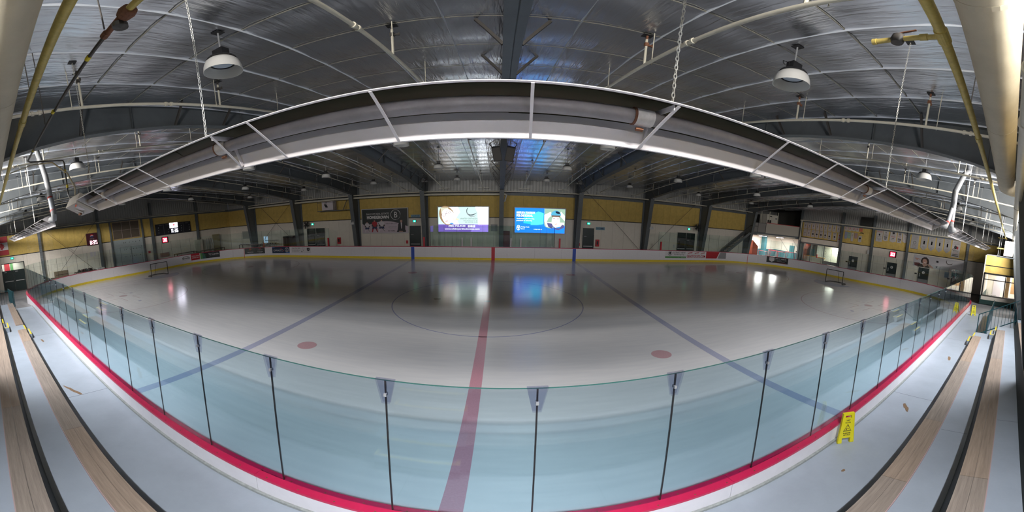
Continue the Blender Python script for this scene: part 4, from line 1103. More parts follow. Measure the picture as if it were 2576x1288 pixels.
polym(f3, [[(3.95,.08),(4.4,.08),(4.35,.14),(4.0,.16)]], 0.013, 'hands', mSKIN, bp_, 0.001)
def plate(fr, u0, v0, u1, v1, d, m, name, label, cat, txt=None, tm=None, bold=0.0, th=0.02):
    o = slab(fr, u0, v0, u1, v1, 0.0, d, name, m, None, base='auto'); tag(o, label, cat)
    if txt:
        w_, h_ = u1-u0, v1-v0
        text(fr, txt, u0+w_*0.08, v0+h_*0.2, u1-w_*0.08, v1-h_*0.2, d+0.002, tm, o, bold=bold)
    return o
mBSIGN = mat('sign_blue', (0.16, 0.30, 0.38), 0.5)
plate(frF, -8.13, 3.70, -7.20, 3.97, 0.05, mBSIGN, 'wall_sign', 'pale blue VISITOR sign above the left single door', 'sign', 'VISITOR', mNAVY, 0.01)
plate(frF, 10.03, 2.72, 10.96, 3.0, 0.05, mBSIGN, 'wall_sign', 'pale blue HOME sign beside the right single door', 'sign', 'HOME', mNAVY, 0.01)
# exit signs
def exit_sign(fr, u, v, label):
    o = slab(fr, u-0.17, v-0.11, u+0.17, v+0.12, 0, 0.08, 'exit_sign', mBLACK, None, base='auto'); tag(o, label, 'exit sign')
    slab(fr, u-0.14, v-0.09, u+0.14, v+0.09, 0.08, 0.084, 'green_face', emis('exit_green', (0.02, 0.75, 0.42), 2.2), o)
    polym(fr, [ell(u+0.01, v+0.045, 0.018, 0.02, 10), [(u-0.03,v-0.07),(u,v-0.01),(u-0.01,v+0.03),(u+0.03,v+0.02),(u+0.05,v-0.02),(u+0.02,v-0.01),(u+0.04,v-0.07),(u+0.02,v-0.07),(u+0.005,v-0.03),(u-0.01,v-0.07)]], 0.085, 'running_figure', emis('exit_white', (0.8, 1, 0.9), 2.5), o, 0.002)
exit_sign(frF, -19.55, 3.33, 'green exit sign above the left double doors'); exit_sign(frF, -7.78, 3.33, 'green exit sign above the left single door')
exit_sign(frF, 9.25, 3.33, 'green exit sign above the right single door'); exit_sign(frF, 20.95, 3.33, 'green exit sign above the right double doors')
exit_sign(frL, -12.86, 3.4, 'green exit sign above the doors in the left corner')
# doors
def door(n, fr, u0, u1, top, leafs, transom=True, glassy=False, frame=mCREAM, mm=mDARK, top_glass=None):
    d = empty('door_%d' % n, tuple(fr.p((u0+u1)/2, 0, 0)), kind='structure')
    t = 0.07
    slab(fr, u0-t, 0, u0, top+t, 0, 0.06, 'jamb', frame, d); slab(fr, u1, 0, u1+t, top+t, 0, 0.06, 'jamb', frame, d); slab(fr, u0, top, u1, top+t, 0, 0.06, 'head', frame, d)
    lt = 2.13 if transom else top
    w_ = (u1-u0)/leafs
    for k in range(leafs):
        a, b = u0+k*w_+0.01, u0+(k+1)*w_-0.01
        slab(fr, a, 0.02, b, lt-0.02, 0.0, 0.035, 'leaf', mm, d)
        if glassy:
            slab(fr, a+0.15, 0.95, b-0.15, lt-0.2, 0.035, 0.038, 'window_pane', mat('dark_pane', (0.008, 0.012, 0.014), 0.05), d)
        # panic bar
        slab(fr, a+0.12, 1.02, b-0.12, 1.08, 0.05, 0.10, 'panic_bar', mLGREY, d)
        slab(fr, a+0.15, lt-0.14, a+0.42, lt-0.08, 0.035, 0.075, 'door_closer', mGREY, d)
    if transom:
        for k in range(leafs):
            a, b = u0+k*w_+0.03, u0+(k+1)*w_-0.03
            if top_glass: slab(fr, a, lt+0.05, b, top-0.03, -0.01, 0.0, 'transom_pane', top_glass, d)
            else: slab(fr, a, lt+0.03, b, top-0.01, 0.0, 0.035, 'transom_panel', mm, d)
        slab(fr, u0, lt-0.02, u1, lt+0.05, 0, 0.04, 'transom_bar', mm, d)
    return d
door(1, frF, -20.40, -17.99, 2.87, 2, glassy=True); door(2, frF, -8.33, -7.13, 2.87, 1); door(3, frF, 8.67, 9.88, 2.87, 1); door(4, frF, 19.50, 21.90, 2.87, 2, glassy=True)
dl = door(5, frL, -14.02, -11.75, 2.88, 2, frame=mDARK, top_glass=GLFAR)
# numbered changing room doors on the right wall (u = -y)
def num_door(n, y0, num, label=None, extra=False):
    u0 = -y0; d = empty('door_%d' % n, (RX, y0-0.65, 0), kind='structure')
    slab(frR, u0, 0.02, u0+1.3, 2.08, 0, 0.03, 'leaf', mDARK, d)
    for a, b in ((u0-0.06, u0), (u0+1.3, u0+1.36)): slab(frR, a, 0, b, 2.14, 0, 0.05, 'jamb', mCREAM, d)
    slab(frR, u0, 2.08, u0+1.3, 2.14, 0, 0.05, 'head', mCREAM, d)
    slab(frR, u0+0.05, 0.05, u0+1.25, 0.72, 0.03, 0.035, 'kick_plate', mGREY, d)
    poly(frR, ell(u0+0.65, 1.52, 0.17, 0.17, 20), 0.031, 'number_disc', mINKW, d, 0.004)
    text(frR, num, u0+0.59, 1.43, u0+0.71, 1.61, 0.037, mINK, d, bold=0.03)
    slab(frR, u0+0.17, 1.0, u0+0.27, 1.4, 0.03, 0.04, 'push_plate', mLGREY, d); slab(frR, u0+0.2, 1.05, u0+0.24, 1.35, 0.04, 0.08, 'handle', mZINC, d)
    o = slab(frR, u0-0.42, 1.2, u0-0.14, 1.35, 0, 0.02, 'door_plate', mBLACK, None, base='auto'); tag(o, 'small black name plate left of door number %s' % {'1': 'one', '2': 'two', '3': 'three', '4': 'four'}[num], 'sign')
num_door(6, 4.71, '4'); num_door(7, -0.67, '3'); num_door(8, -4.72, '2'); num_door(9, -8.72, '1')
# overhead door with wicket on the left wall, louvre bank above
od = empty('door_10', (LX, 0.25, 0), kind='structure')
mIDOOR = mat('ice_door', (0.40, 0.46, 0.47), 0.45, noise=0.06)
for k in range(6): slab(frL, -1.65, k*0.62+0.005, 2.15, (k+1)*0.62-0.005, 0.02, 0.07, 'door_section', mIDOOR, od)
slab(frL, -0.80, 0.0, 0.55, 2.88, 0.07, 0.085, 'wicket_door', mIDOOR, od); 
mb = MB()
for u in (-0.81, 0.55): mb.prism([frL.p(u,0,0.086), frL.p(u+0.02,0,0.086), frL.p(u+0.02,2.9,0.086), frL.p(u,2.9,0.086)], frL.n*0.004)
mb.prism([frL.p(-0.81,2.88,0.086), frL.p(0.57,2.88,0.086), frL.p(0.57,2.9,0.086), frL.p(-0.81,2.9,0.086)], frL.n*0.004)
mb.build('wicket_gap', mGREY, od)
mb = MB()
for u in (-0.4, 0.75, -0.2, 1.1, 0.3, 1.6):
    for v in (0.7, 1.7, 2.5, 3.3): mb.prism([frL.p(u+(v*0.03),v,0.07), frL.p(u+0.05+(v*0.03),v,0.07), frL.p(u+0.05+v*0.03,v+0.09,0.07), frL.p(u+v*0.03,v+0.09,0.07)], frL.n*0.02)
mb.build('hinge', mBLACK, od)
lv = empty('louvre_bank', (LX, 0.2, 3.85), 'dark louvred vent bank with six panels above the overhead door', 'vent')
for i in range(3):
    for j in range(2):
        u0, v0 = -1.42+i*1.10, 3.88+j*0.93
        slab(frL, u0, v0, u0+1.06, v0+0.90, 0.02, 0.05, 'louvre_panel', mat('louvre', (0.10, 0.08, 0.06), 0.7), lv)
        mb = MB()
        for q in range(9): mb.prism([frL.p(u0+0.03, v0+0.05+q*0.093, 0.05), frL.p(u0+1.03, v0+0.05+q*0.093, 0.05), frL.p(u0+1.03, v0+0.09+q*0.093, 0.05), frL.p(u0+0.03, v0+0.09+q*0.093, 0.05)], frL.n*0.03)
        mb.build('louvre_blade', mat('louvre2', (0.14, 0.11, 0.08), 0.7), lv)
mb = MB()
for u in (-1.44, -0.34, 0.76, 1.86): mb.prism([frL.p(u-0.02,3.84,0.05), frL.p(u+0.02,3.84,0.05), frL.p(u+0.02,5.76,0.05), frL.p(u-0.02,5.76,0.05)], frL.n*0.05)
for v in (3.84, 4.80, 5.74): mb.prism([frL.p(-1.44,v-0.02,0.05), frL.p(1.86,v-0.02,0.05), frL.p(1.86,v+0.02,0.05), frL.p(-1.44,v+0.02,0.05)], frL.n*0.05)
mb.build('louvre_frame', mat('louvre_frame', (0.35, 0.28, 0.25), 0.6), lv)
# clocks and scoreboards
RE = emis('led_red', (1.0, 0.10, 0.14), 9.0); REW = emis('led_hot', (1.0, 0.30, 0.38), 14.0)
def shot_clock(fr, u, v, label, mono='30'):
    o = slab(fr, u-0.40, v-0.36, u+0.46, v+0.36, 0, 0.12, 'shot_clock', mBLACK, None, base='auto'); tag(o, label, 'clock')
    slab(fr, u-0.34, v-0.30, u+0.34, v+0.30, 0.12, 0.123, 'red_glow_face', emis('led_face', (0.75, 0.01, 0.04), 2.5), o)
    mb = MB(); seg7(fr, '3', u-0.26, v-0.20, 0.22, 0.40, 0.06, 0.125, mb); seg7(fr, '0', u+0.04, v-0.20, 0.22, 0.40, 0.06, 0.125, mb)
    mb.build('digits', REW, o)
shot_clock(frL, 5.13, 3.03, 'small red shot clock reading 30 below the wide scoreboard'); shot_clock(frR, 1.25, 3.1, 'small red shot clock reading 30 above door number three')
pc = slab(frL, -4.62, 3.57, -3.37, 4.90, 0, 0.15, 'period_clock', mat('clock_panel', (0.06, 0.012, 0.02), 0.4), None, base='auto'); tag(pc, 'tall dark scoreboard panel with a cola roundel and red clock digits 11:35', 'scoreboard')
poly(frL, ell(-4.0, 4.58, 0.19, 0.19, 20, 0, 180), 0.151, 'logo_red', mREDP, pc, 0.003); poly(frL, ell(-4.0, 4.58, 0.19, 0.19, 20, 180, 360), 0.151, 'logo_blue', mNAVY, pc, 0.003)
polym(frL, [[(-4.18,4.56),(-4.0,4.60),(-3.82,4.56),(-3.82,4.60),(-4.0,4.65),(-4.18,4.60)]], 0.155, 'logo_wave', mINKW, pc, 0.002)
text(frL, 'PERIOD', -4.25, 4.22, -3.75, 4.32, 0.152, mGREY, pc)
mb = MB(); 
for k, (c, u) in enumerate((('1', -4.42), ('1', -4.28), ('3', -3.93), ('5', -3.66))): seg7(frL, c, u, 3.66, 0.20, 0.42, 0.055, 0.152, mb)
mb.prism([frL.p(-4.02,3.95,0.152), frL.p(-3.97,3.95,0.152), frL.p(-3.97,4.0,0.152), frL.p(-4.02,4.0,0.152)], frL.n*0.004); mb.prism([frL.p(-4.02,3.76,0.152), frL.p(-3.97,3.76,0.152), frL.p(-3.97,3.81,0.152), frL.p(-4.02,3.81,0.152)], frL.n*0.004)
mb.build('digits', REW, pc)
sb = slab(frL, 4.03, 3.66, 9.1, 5.0, 0, 0.18, 'scoreboard', mat('score_panel', (0.02, 0.022, 0.03), 0.4), None, base='auto'); tag(sb, 'wide black scoreboard with a glowing white square and white clock digits', 'scoreboard')
mLW = emis('led_white', (0.80, 0.78, 1.0), 14.0)
slab(frL, 5.98, 4.38, 7.15, 5.0, 0.18, 0.185, 'logo_panel', emis('logo_white', (0.85, 0.84, 1.0), 9.0), sb)
poly(frL, [(6.40,4.82),(6.78,4.82),(6.59,4.55)], 0.186, 'logo_triangle', emis('logo_red', (0.9, 0.02, 0.06), 1.2), sb, 0.003)
mb = MB()
for c, u in (('1', 6.02), ('1', 6.20), ('3', 6.62), ('5', 6.92)): seg7(frL, c, u, 3.82, 0.22, 0.42, 0.06, 0.182, mb)
mb.build('digits', mLW, sb)
for u, t in ((4.5, 'PENALTY'), (5.4, 'HOME'), (7.4, 'VISITOR'), (8.3, 'PENALTY')): text(frL, t, u, 4.78, u+0.5, 4.87, 0.182, mGREY, sb)
mb = MB()
for u in (4.35, 5.75, 7.65, 8.85):
    for v in (3.9, 4.2, 4.5): mb.prism([frL.p(u,v,0.182), frL.p(u+0.06,v,0.182), frL.p(u+0.06,v+0.1,0.182), frL.p(u,v+0.1,0.182)], frL.n*0.003)
mb.build('small_digits', mLGREY, sb)
for u in (5.12, 8.0):
    slab(frL, u-0.01, 3.7, u+0.01, 4.97, 0.18, 0.184, 'divider', mGREY, sb)
# flag in the left corner
fg = slab(frL, -15.0, 3.85, -13.1, 5.75, 0.10, 0.12, 'wall_flag', mINKW, None, base='auto'); tag(fg, 'red and white maple leaf flag hanging in the left corner', 'flag')
slab(frL, -15.0, 5.13, -13.1, 5.75, 0.12, 0.126, 'red_band', mREDP, fg); slab(frL, -15.0, 3.85, -13.1, 4.35, 0.12, 0.126, 'red_band', mREDP, fg)
leaf = [(0,.42),(.07,.28),(.17,.33),(.14,.12),(.26,.22),(.29,.15),(.42,.17),(.37,.04),(.44,0),(.2,-.2),(.23,-.28),(.02,-.25),(.02,-.44),(-.02,-.44),(-.02,-.25),(-.23,-.28),(-.2,-.2),(-.44,0),(-.37,.04),(-.42,.17),(-.29,.15),(-.26,.22),(-.14,.12),(-.17,.33),(-.07,.28)]
poly(frL, [(-13.75-0.85*y, 4.74+0.85*x) for x, y in leaf], 0.127, 'maple_leaf', mREDP, fg, 0.004)
# ------------------------------------------------------------------ banners on the right wall
def c_at(px, py):
    """point on the right wall plane for a direction measured in the photograph (used once to lay the banners out)"""
    lon = (px-1288)/820; lat = (644-py)/820
    d = RW @ Vector((math.sin(lon)*math.cos(lat), math.cos(lon)*math.cos(lat), math.sin(lat)))
    t = (RX-CAMP.x)/d.x; q = CAMP+d*t
    return -q.y, q.z
def banner(u0, v1, w_, h_, label, m=None, tip=0.0, marks=(), group=None):
    m = m or mBANNER
    pts = [(u0, v1-h_+tip), (u0+w_/2, v1-h_), (u0+w_, v1-h_+tip), (u0+w_, v1), (u0, v1)] if tip else [(u0, v1-h_), (u0+w_, v1-h_), (u0+w_, v1), (u0, v1)]
    o = MB().prism([frR.p(a, b, 0.03) for a, b in pts], frR.n*0.012).build('wall_banner', m, base=tuple(frR.p(u0+w_/2, v1, 0.03)))
    tag(o, label, 'banner', group)
    MB().tube([frR.p(u0-0.02, v1, 0.045), frR.p(u0+w_+0.02, v1, 0.045)], 0.015, 6).build('rod', mGREY, o)
    for kind, a, b, c, d, mm in marks:
        U, V = u0+a*w_, v1-h_+b*h_
        if kind == 't': text(frR, c, U, V, u0+d[0]*w_, v1-h_+d[1]*h_, 0.044, mm, o)
        elif kind == 'o': poly(frR, ell(U, V, c, d, 14), 0.043, 'emblem', mm, o, 0.002)
        elif kind == 'r': polym(frR, ringpoly(U, V, c, d, 16), 0.043, 'emblem_ring', mm, o, 0.002)
        elif kind == 'b': polym(frR, [[(U, V), (u0+c*w_, V), (u0+c*w_, v1-h_+d*h_), (U, v1-h_+d*h_)]], 0.043, 'text_line', mm, o, 0.002)
    return o
mFADE = mat('faded_ink', (0.22, 0.20, 0.21), 0.6); mFRED = mat('faded_red', (0.45, 0.12, 0.12), 0.6)
GB = 'small championship banners over the storefront'
# two rows of small banners above the storefront
c6b = lambda x, y: c_at(2000+x/11.71, 540+y/11.71)
top = [(285,205,400), (398,215,415), (515,230,430), (630,240,445), (750,250,460), (875,262,475), (1000,272,490), (1125,285,500), (1255,300,520)]
for k, (x, y0, y1) in enumerate(top):
    u, v = c6b(x, y0); u2, v2 = c6b(x+100, y0); _, vb = c6b(x, y1)
    w_ = (u2-u); h_ = (v-vb)
    lines = [('b', .15, .86, .85, .90, mFADE), ('b', .2, .74, .8, .78, mFADE), ('t', .38, .32, '1', (.62, .62), mFADE), ('b', .2, .14, .8, .18, mFADE)]
    banner(u, v, w_, h_, '%s small pale banner from the left in the upper row over the storefront' % ORD[k], mBANNER, 0, lines, GB)
bot = [(265,420,620,0), (375,430,635,0), (498,445,655,1), (612,455,668,1), (735,468,685,1), (862,480,700,1), (985,505,735,1), (1135,525,745,1), (1280,540,800,2)]
for k, (x, y0, y1, tp) in enumerate(bot):
    u, v = c6b(x, y0); u2, v2 = c6b(x+98, y0); _, vb = c6b(x, y1)
    w_ = (u2-u); h_ = (v-vb)
    if tp == 0: mk = [('b', .15, .86, .85, .90, mFADE), ('t', .38, .35, '1', (.62, .62), mFADE), ('b', .2, .14, .8, .18, mFADE)]
    elif tp == 1: mk = [('b', .12, .86, .88, .92, mFADE), ('b', .2, .72, .8, .77, mFADE), ('o', .5, .42, w_*.24, w_*.24, mINK), ('b', .25, .10, .75, .16, mFADE)]
    else: mk = [('o', .5, .7, w_*.2, w_*.2, mFRED), ('o', .5, .3, w_*.25, w_*.25, mFRED), ('b', .2, .5, .8, .54, mFADE)]
    banner(u, v, w_, h_, '%s small pale banner from the left in the lower row over the storefront' % ORD[k], mBANNER, 0, mk, GB)
# middle bay
for k, (x, y0, y1, t) in enumerate(((1478,315,470,'C'), (1590,328,482,'GR'), (1698,340,490,'GR'), (1805,352,500,'GR'))):
    u, v = c6b(x, y0); u2, _ = c6b(x+98, y0); _, vb = c6b(x, y1)
    banner(u, v, (u2-u), (v-vb), '%s white banner with red letters right of the storefront banners' % ORD[k], mBANNER, 0.04, [('b', .2, .86, .8, .9, mFADE), ('t', .18, .30, t, (.82, .72), mREDP)], 'white banners with red letters')
for k, (x, y0, y1, wd, m, lb) in enumerate(((1480,495,715,80,mat('bn_blue', (.30,.33,.42), .7),'narrow blue lettered pennant'), (1562,515,705,95,mat('bn_green', (.30,.42,.32), .7),'pale green pointed pennant'), (1668,530,790,75,mBANNER,'narrow pinkish pennant'), (1765,545,710,95,mat('bn_brown', (.38,.26,.24), .7),'faded brown shield pennant'), (1878,620,815,98,mBANNER,'white pennant with a dark animal emblem'))):
    u, v = c6b(x, y0); u2, _ = c6b(x+wd, y0); _, vb = c6b(x, y1)
    mk = [('b', .2, .8, .8, .85, mFADE), ('b', .25, .66, .75, .7, mFADE), ('b', .3, .5, .7, .54, mFADE)]
    if k == 4: mk = [('o', .5, .62, (u2-u)*.3, (v-vb)*.16, mINK), ('b', .25, .3, .75, .34, mFADE), ('b', .3, .2, .7, .24, mFADE)]
    banner(u, v, (u2-u), (v-vb), lb+' below the red lettered banners', m, 0.10, mk)
u, v = c6b(1915, 385); banner(u, v, c6b(2005,385)[0]-u, v-c6b(1915,500)[1], 'small orange red banner above the animal pennant', mat('bn_orange', (.55,.16,.08), .7), 0, [('b', .2, .6, .8, .7, mFADE)])
u, v = c6b(1900, 545); o = polym(frR, [[(u,v-0.05),(u+.2,v+.10),(u+.5,v+.10),(u+.68,v-.05),(u+.5,v+.0),(u+.2,v+.0)]], 0.03, 'black_arch', mINK); tag(o, 'tiny black arched emblem between two banners', 'emblem')
# bay with five team banners (crop of 2200..2440)
c7b = lambda x, y: c_at(2200+x/8.05, 560+y/8.05)
five = [(52,150,378,130,0,'white banner with a red script heading and a leaping player, leftmost of the five'), (190,160,375,108,.12,'narrow grey pointed banner, second of the five team banners'), (332,170,400,130,.14,'pointed white banner with a skating player, middle of the five'), (480,185,410,95,0,'white banner with a round mask emblem, fourth of the five'), (588,195,412,108,.16,'pointed white banner with a looping script, rightmost of the five')]
for k, (x, y0, y1, wd, tp, lb) in enumerate(five):
    u, v = c7b(x, y0); u2, _ = c7b(x+wd, y0); _, vb = c7b(x, y1); w_ = u2-u; h_ = v-vb
    mk = []
    if k == 0: mk = [('t', .08, .82, 'HAWKS', (.92, .94), mREDP), ('o', .5, .62, w_*.12, h_*.09, mINK), ('b', .2, .42, .8, .45, mFADE), ('b', .15, .3, .85, .33, mFADE), ('b', .2, .2, .8, .23, mFADE), ('b', .35, .1, .65, .13, mFADE)]
    elif k == 1: mk = [('o', .5, .82, w_*.16, h_*.07, mFADE), ('b', .25, .66, .75, .70, mFADE), ('b', .2, .55, .8, .59, mFADE), ('b', .2, .38, .8, .44, mINK), ('b', .25, .28, .75, .34, mINK), ('b', .3, .18, .7, .23, mINK)]
    elif k == 2: mk = [('o', .5, .84, w_*.2, h_*.08, mINK), ('b', .25, .68, .75, .71, mFADE), ('b', .2, .58, .8, .61, mFADE), ('b', .15, .48, .85, .52, mFRED), ('b', .3, .34, .7, .38, mINK), ('b', .25, .24, .75, .27, mFADE)]
    elif k == 3: mk = [('r', .5, .82, w_*.22, .06, mINK), ('o', .5, .82, w_*.1, w_*.1, mINK), ('b', .2, .62, .8, .66, mFADE), ('b', .2, .52, .8, .56, mFRED), ('b', .15, .32, .85, .38, mINK), ('b', .15, .22, .85, .28, mINK), ('b', .25, .08, .75, .14, mINK)]
    else: mk = [('r', .35, .84, w_*.14, .04, mINK), ('r', .6, .80, w_*.14, .04, mINK), ('b', .2, .66, .8, .69, mFADE), ('b', .2, .54, .8, .56, mFADE), ('b', .3, .40, .7, .42, mFADE), ('b', .35, .3, .65, .32, mFADE)]
    banner(u, v, w_, h_, lb, mBANNER, tp, mk)
u, v = c7b(765, 222); u2, _ = c7b(920, 222); _, vb = c7b(765, 525)
banner(u, v, u2-u, v-vb, 'large grey rectangular banner with a ring emblem and dark border', mBANNERG, 0, [('t', .15, .84, '1ST PLACE', (.85, .90), mFADE), ('t', .12, .76, 'TOURNAMENT', (.88, .82), mFADE), ('t', .2, .68, 'DIVISION', (.8, .74), mFADE), ('t', .15, .60, 'CHAMPIONS', (.85, .66), mFADE), ('r', .5, .42, .17, .04, mINK), ('b', .2, .26, .8, .28, mFADE), ('b', .2, .18, .8, .21, mFADE), ('b', .25, .1, .75, .13, mFADE), ('b', .03, .0, .97, .015, mINK), ('b', .03, .985, .97, 1.0, mINK)])
for k, (x, y0, y1) in enumerate(((960,262,560), (1115,275,575), (1275,295,600), (1430,325,620))):
    u, v = c7b(x, y0); u2, _ = c7b(x+135, y0); _, vb = c7b(x, y1)
    banner(u, v, u2-u, v-vb, '%s of four grey pointed banners with a red edged numeral one' % ORD[k].replace('first', 'leftmost'), mBANNERG, .35, [('b', .3, .86, .7, .88, mFADE), ('b', .3, .74, .7, .76, mFADE), ('t', .40, .42, '1', (.60, .66), mINK), ('t', .43, .43, '1', (.57, .65), mREDP if k > 1 else mINK), ('b', .28, .24, .72, .26, mFADE), ('b', .33, .16, .67, .18, mFADE)], 'grey pointed banners with numeral one')
u, v = c7b(1590, 360); u2, _ = c7b(1755, 385); _, vb = c7b(1555, 695)
banner(u, v, u2-u, v-vb, 'tall white banner with a black and red figure above the wide poster', mBANNER, 0, [('b', .2, .92, .8, .94, mFADE), ('b', .15, .86, .85, .88, mFADE), ('b', .1, .78, .9, .80, mFADE), ('o', .42, .60, .16, .22, mINK), ('o', .66, .58, .12, .18, mREDP), ('r', .2, .46, .10, .04, mINK), ('b', .15, .40, .85, .42, mINK), ('t', .2, .32, 'NOVICE A', (.8, .37), mINK), ('t', .25, .24, '2007', (.75, .29), mREDP), ('b', .15, .16, .85, .19, mINK), ('b', .1, .07, .9, .11, mINK)])
# wide printed wall poster with the woman
wp = slab(frR, 3.95, 2.16, 10.0, 3.50, 0.0, 0.015, 'wall_poster', mat('wide_poster', (0.50, 0.49, 0.52), 0.5), None, base='auto'); tag(wp, 'wide white wall poster with a smiling dark haired woman above door number two', 'poster')
c7 = lambda x, y: c_at(2200+x/8.05, 560+y/8.05)
def P7(pts, dd, nm, m): return poly(frR, [c7(x, y) for x, y in pts], dd, nm, m, wp, 0.003)
P7([(940,770),(965,720),(1010,700),(1060,705),(1095,745),(1105,800),(1095,850),(1060,850),(1040,820),(960,820),(945,800)], 0.016, 'hair', mHAIR)
P7([(975,760),(1000,735),(1050,745),(1070,790),(1060,825),(1030,845),(995,840),(975,815)], 0.020, 'face', mSKIN)
P7([(955,830),(1080,850),(1100,910),(880,905)], 0.0165, 'neck', mSKIN)
P7([(805,800),(900,810),(960,850),(900,885),(810,860)], 0.017, 'sleeve_left', mat('print_maroon', (0.16, 0.05, 0.05), 0.5))
P7([(870,840),(960,835),(1000,900),(1080,860),(1110,905),(1110,930),(880,905)], 0.0215, 'shirt', mHAIR)
P7([(1060,845),(1110,850),(1170,890),(1195,935),(1160,930),(1100,890)], 0.018, 'arm_right', mSKIN)
P7([(825,705),(900,720),(935,750),(930,758),(890,735),(870,760),(830,735)], 0.018, 'arm_left', mSKIN)
P7([(1005,800),(1045,812),(1030,825),(1010,818)], 0.024, 'smile', mINKW)
P7([(1253,772),(1297,780),(1297,818),(1253,810)], 0.017, 'square_icon', mINK); P7([(1238,885),(1258,892),(1280,888),(1265,912),(1245,912)], 0.017, 'bird_icon', mINK)
P7([(1455,775),(1475,765),(1462,795),(1475,830),(1520,848),(1588,830),(1560,855),(1510,860),(1465,840),(1450,810)], 0.017, 'swoosh', mHAIR)
uu, vv = c7(1345, 895); u2, v2 = c7(1675, 925); text(frR, 'WHITBY ORTHODONTICS', uu, 2.50, u2, 2.60, 0.018, mGREY, wp)
o = slab(frR, 7.9, 1.35, 8.45, 2.0, 0.0, 0.012, 'notice_sheet', mat('sheet_blue', (0.22, 0.30, 0.40), 0.5), None, base='auto'); tag(o, 'pale blue notice sheet left of door number one', 'notice')
o = slab(frR, -2.15, 2.7, -1.82, 3.2, 0.0, 0.2, 'alarm_box', mLGREY, None, base='auto'); tag(o, 'small pale box high on the wall beside the column left of the right shot clock', 'box')
o = slab(frR, -3.6, 5.95, -2.0, 7.25, 0.05, 0.2, 'wall_fan', mat('fan_grille', (0.03, 0.035, 0.035), 0.6), None, base='auto'); tag(o, 'dark square exhaust fan high on the ribbed banner wall', 'fan')
mb = MB()
for q in range(8): mb.prism([frR.p(-3.55, 6.05+q*.15, .2), frR.p(-2.05, 6.05+q*.15, .2), frR.p(-2.05, 6.1+q*.15, .2), frR.p(-3.55, 6.1+q*.15, .2)], frR.n*0.02)
mb.build('grille_blade', mBPIPE, o)

# ------------------------------------------------------------------ storefront opening, corridor, mezzanine and lit room
cr = empty('wall_corridor', (RX+3, 9, 0), kind='structure')
mBLOCK = mat('block_grout', (0.45, 0.44, 0.38), 0.8)
mBLK = mat('block_face', (0.62, 0.60, 0.52), 0.7, noise=0.12, nscale=4)
MB().box(RX+3.6, 6.0, 0, RX+3.8, 13.2, 3.2).build('grout_back', mBLOCK, cr)
MB().box(RX, 6.3, 3.0, RX+3.8, 13.2, 3.1).build('corridor_ceiling', mOFFW, cr)
MB().box(RX, 6.2, 0, RX+3.8, 6.4, 3.1).build('end_wall', mOFFW, cr)
MB().box(RX, 6.4, 0.0, RX+3.6, 13.0, 0.02).build('corridor_floor', mFLOOR, cr)
blk = None
for r in range(15):
    for c in range(12):
        y0 = 6.42+c*0.4+(0.2 if r % 2 else 0); 
        if y0+0.38 > 10.9: continue
        if blk is None:
            blk = MB().box(RX+3.56, y0, 0.02+r*0.2, RX+3.6, y0+0.385, 0.02+r*0.2+0.185).build('block', mBLK, cr, base=(RX+3.6, y0, 0.02+r*0.2)); b0 = Vector(blk.location); y00, r0 = y0, r
        else:
            q = blk.copy(); COL.objects.link(q); q.location = b0+Vector((0, y0-y00, (r-r0)*0.2))
MB().box(RX+1.6, 10.9, 0, RX+3.7, 13.0, 3.0).build('dark_wall', mat('dark_block', (0.16, 0.16, 0.15), 0.7), cr)
MB().box(RX+1.55, 11.3, 0, RX+1.6, 12.2, 2.1).build('corridor_door', mTEAL, cr)
mb = MB(); mb.box(RX-0.02, 6.4, 2.82, RX+0.10, 12.9, 3.0)
for y in (6.42, 8.7, 10.9, 12.2, 12.85): mb.box(RX-0.02, y-0.04, 0, RX+0.06, y+0.04, 2.85)
sf = mb.build('storefront_frame', mSTEEL, base=(RX, 9.6, 0)); tag(sf, 'dark framed glass storefront under the small banners', 'storefront')
for y0, y1 in ((6.46, 8.66), (8.74, 10.86), (10.94, 12.16)): MB().box(RX+0.01, y0, 0.6, RX+0.02, y1, 2.8).build('glass_pane', GLFAR, sf)
MB().box(RX-0.02, 6.46, 0.05, RX+0.04, 8.66, 0.85).build('sill_panel', mGREY, sf)
o = MB().box(RX+0.9, 9.0, 0, RX+1.05, 12.6, 1.05).build('low_partition', mOFFW, base=(RX+1, 10.8, 0)); tag(o, 'low white partition with an orange top rail inside the corridor', 'partition')
MB().box(RX+0.88, 9.0, 1.05, RX+1.07, 12.6, 1.13).build('top_rail', mat('orange_rail', (0.7, 0.35, 0.05), 0.5), o)
o = MB().lathe([(0, 0), (.08, 0), (.08, .45), (.04, .52), (0, .54)], (RX+0.7, 10.2, 1.0), 12).build('fire_extinguisher', mREDB, base=(RX+0.7, 10.2, 1.0)); tag(o, 'red fire extinguisher beside the corridor partition', 'fire extinguisher')

mz = empty('wall_mezzanine', (33, 16, 3.4), kind='structure')
A_ = Vector((30.6, 15.9, 0)); B_ = Vector((RX-0.1, 13.15, 0))
dm = (B_-A_).normalized(); nm2 = Vector((dm.y, -dm.x, 0)); 
if nm2.y > 0: nm2 = -nm2
frM = Fr(A_, dm, nm2); LM = (B_-A_).length
slab(frM, 2.2, 3.62, LM, 4.98, -0.06, 0.0, 'parapet_panel', mat('parapet', (0.40, 0.37, 0.32), 0.6), mz)
slab(frM, 2.2, 4.98, LM, 5.05, -0.08, 0.02, 'parapet_cap', mREDP, mz)
slab(frM, -0.4, 3.25, LM, 3.62, -0.3, 0.02, 'edge_beam', mSTEEL, mz)
mb = MB()
for u in (0.1, 1.0, 2.15): mb.prism([frM.p(u,3.62,0), frM.p(u+.04,3.62,0), frM.p(u+.04,4.95,0), frM.p(u,4.95,0)], frM.n*0.04)
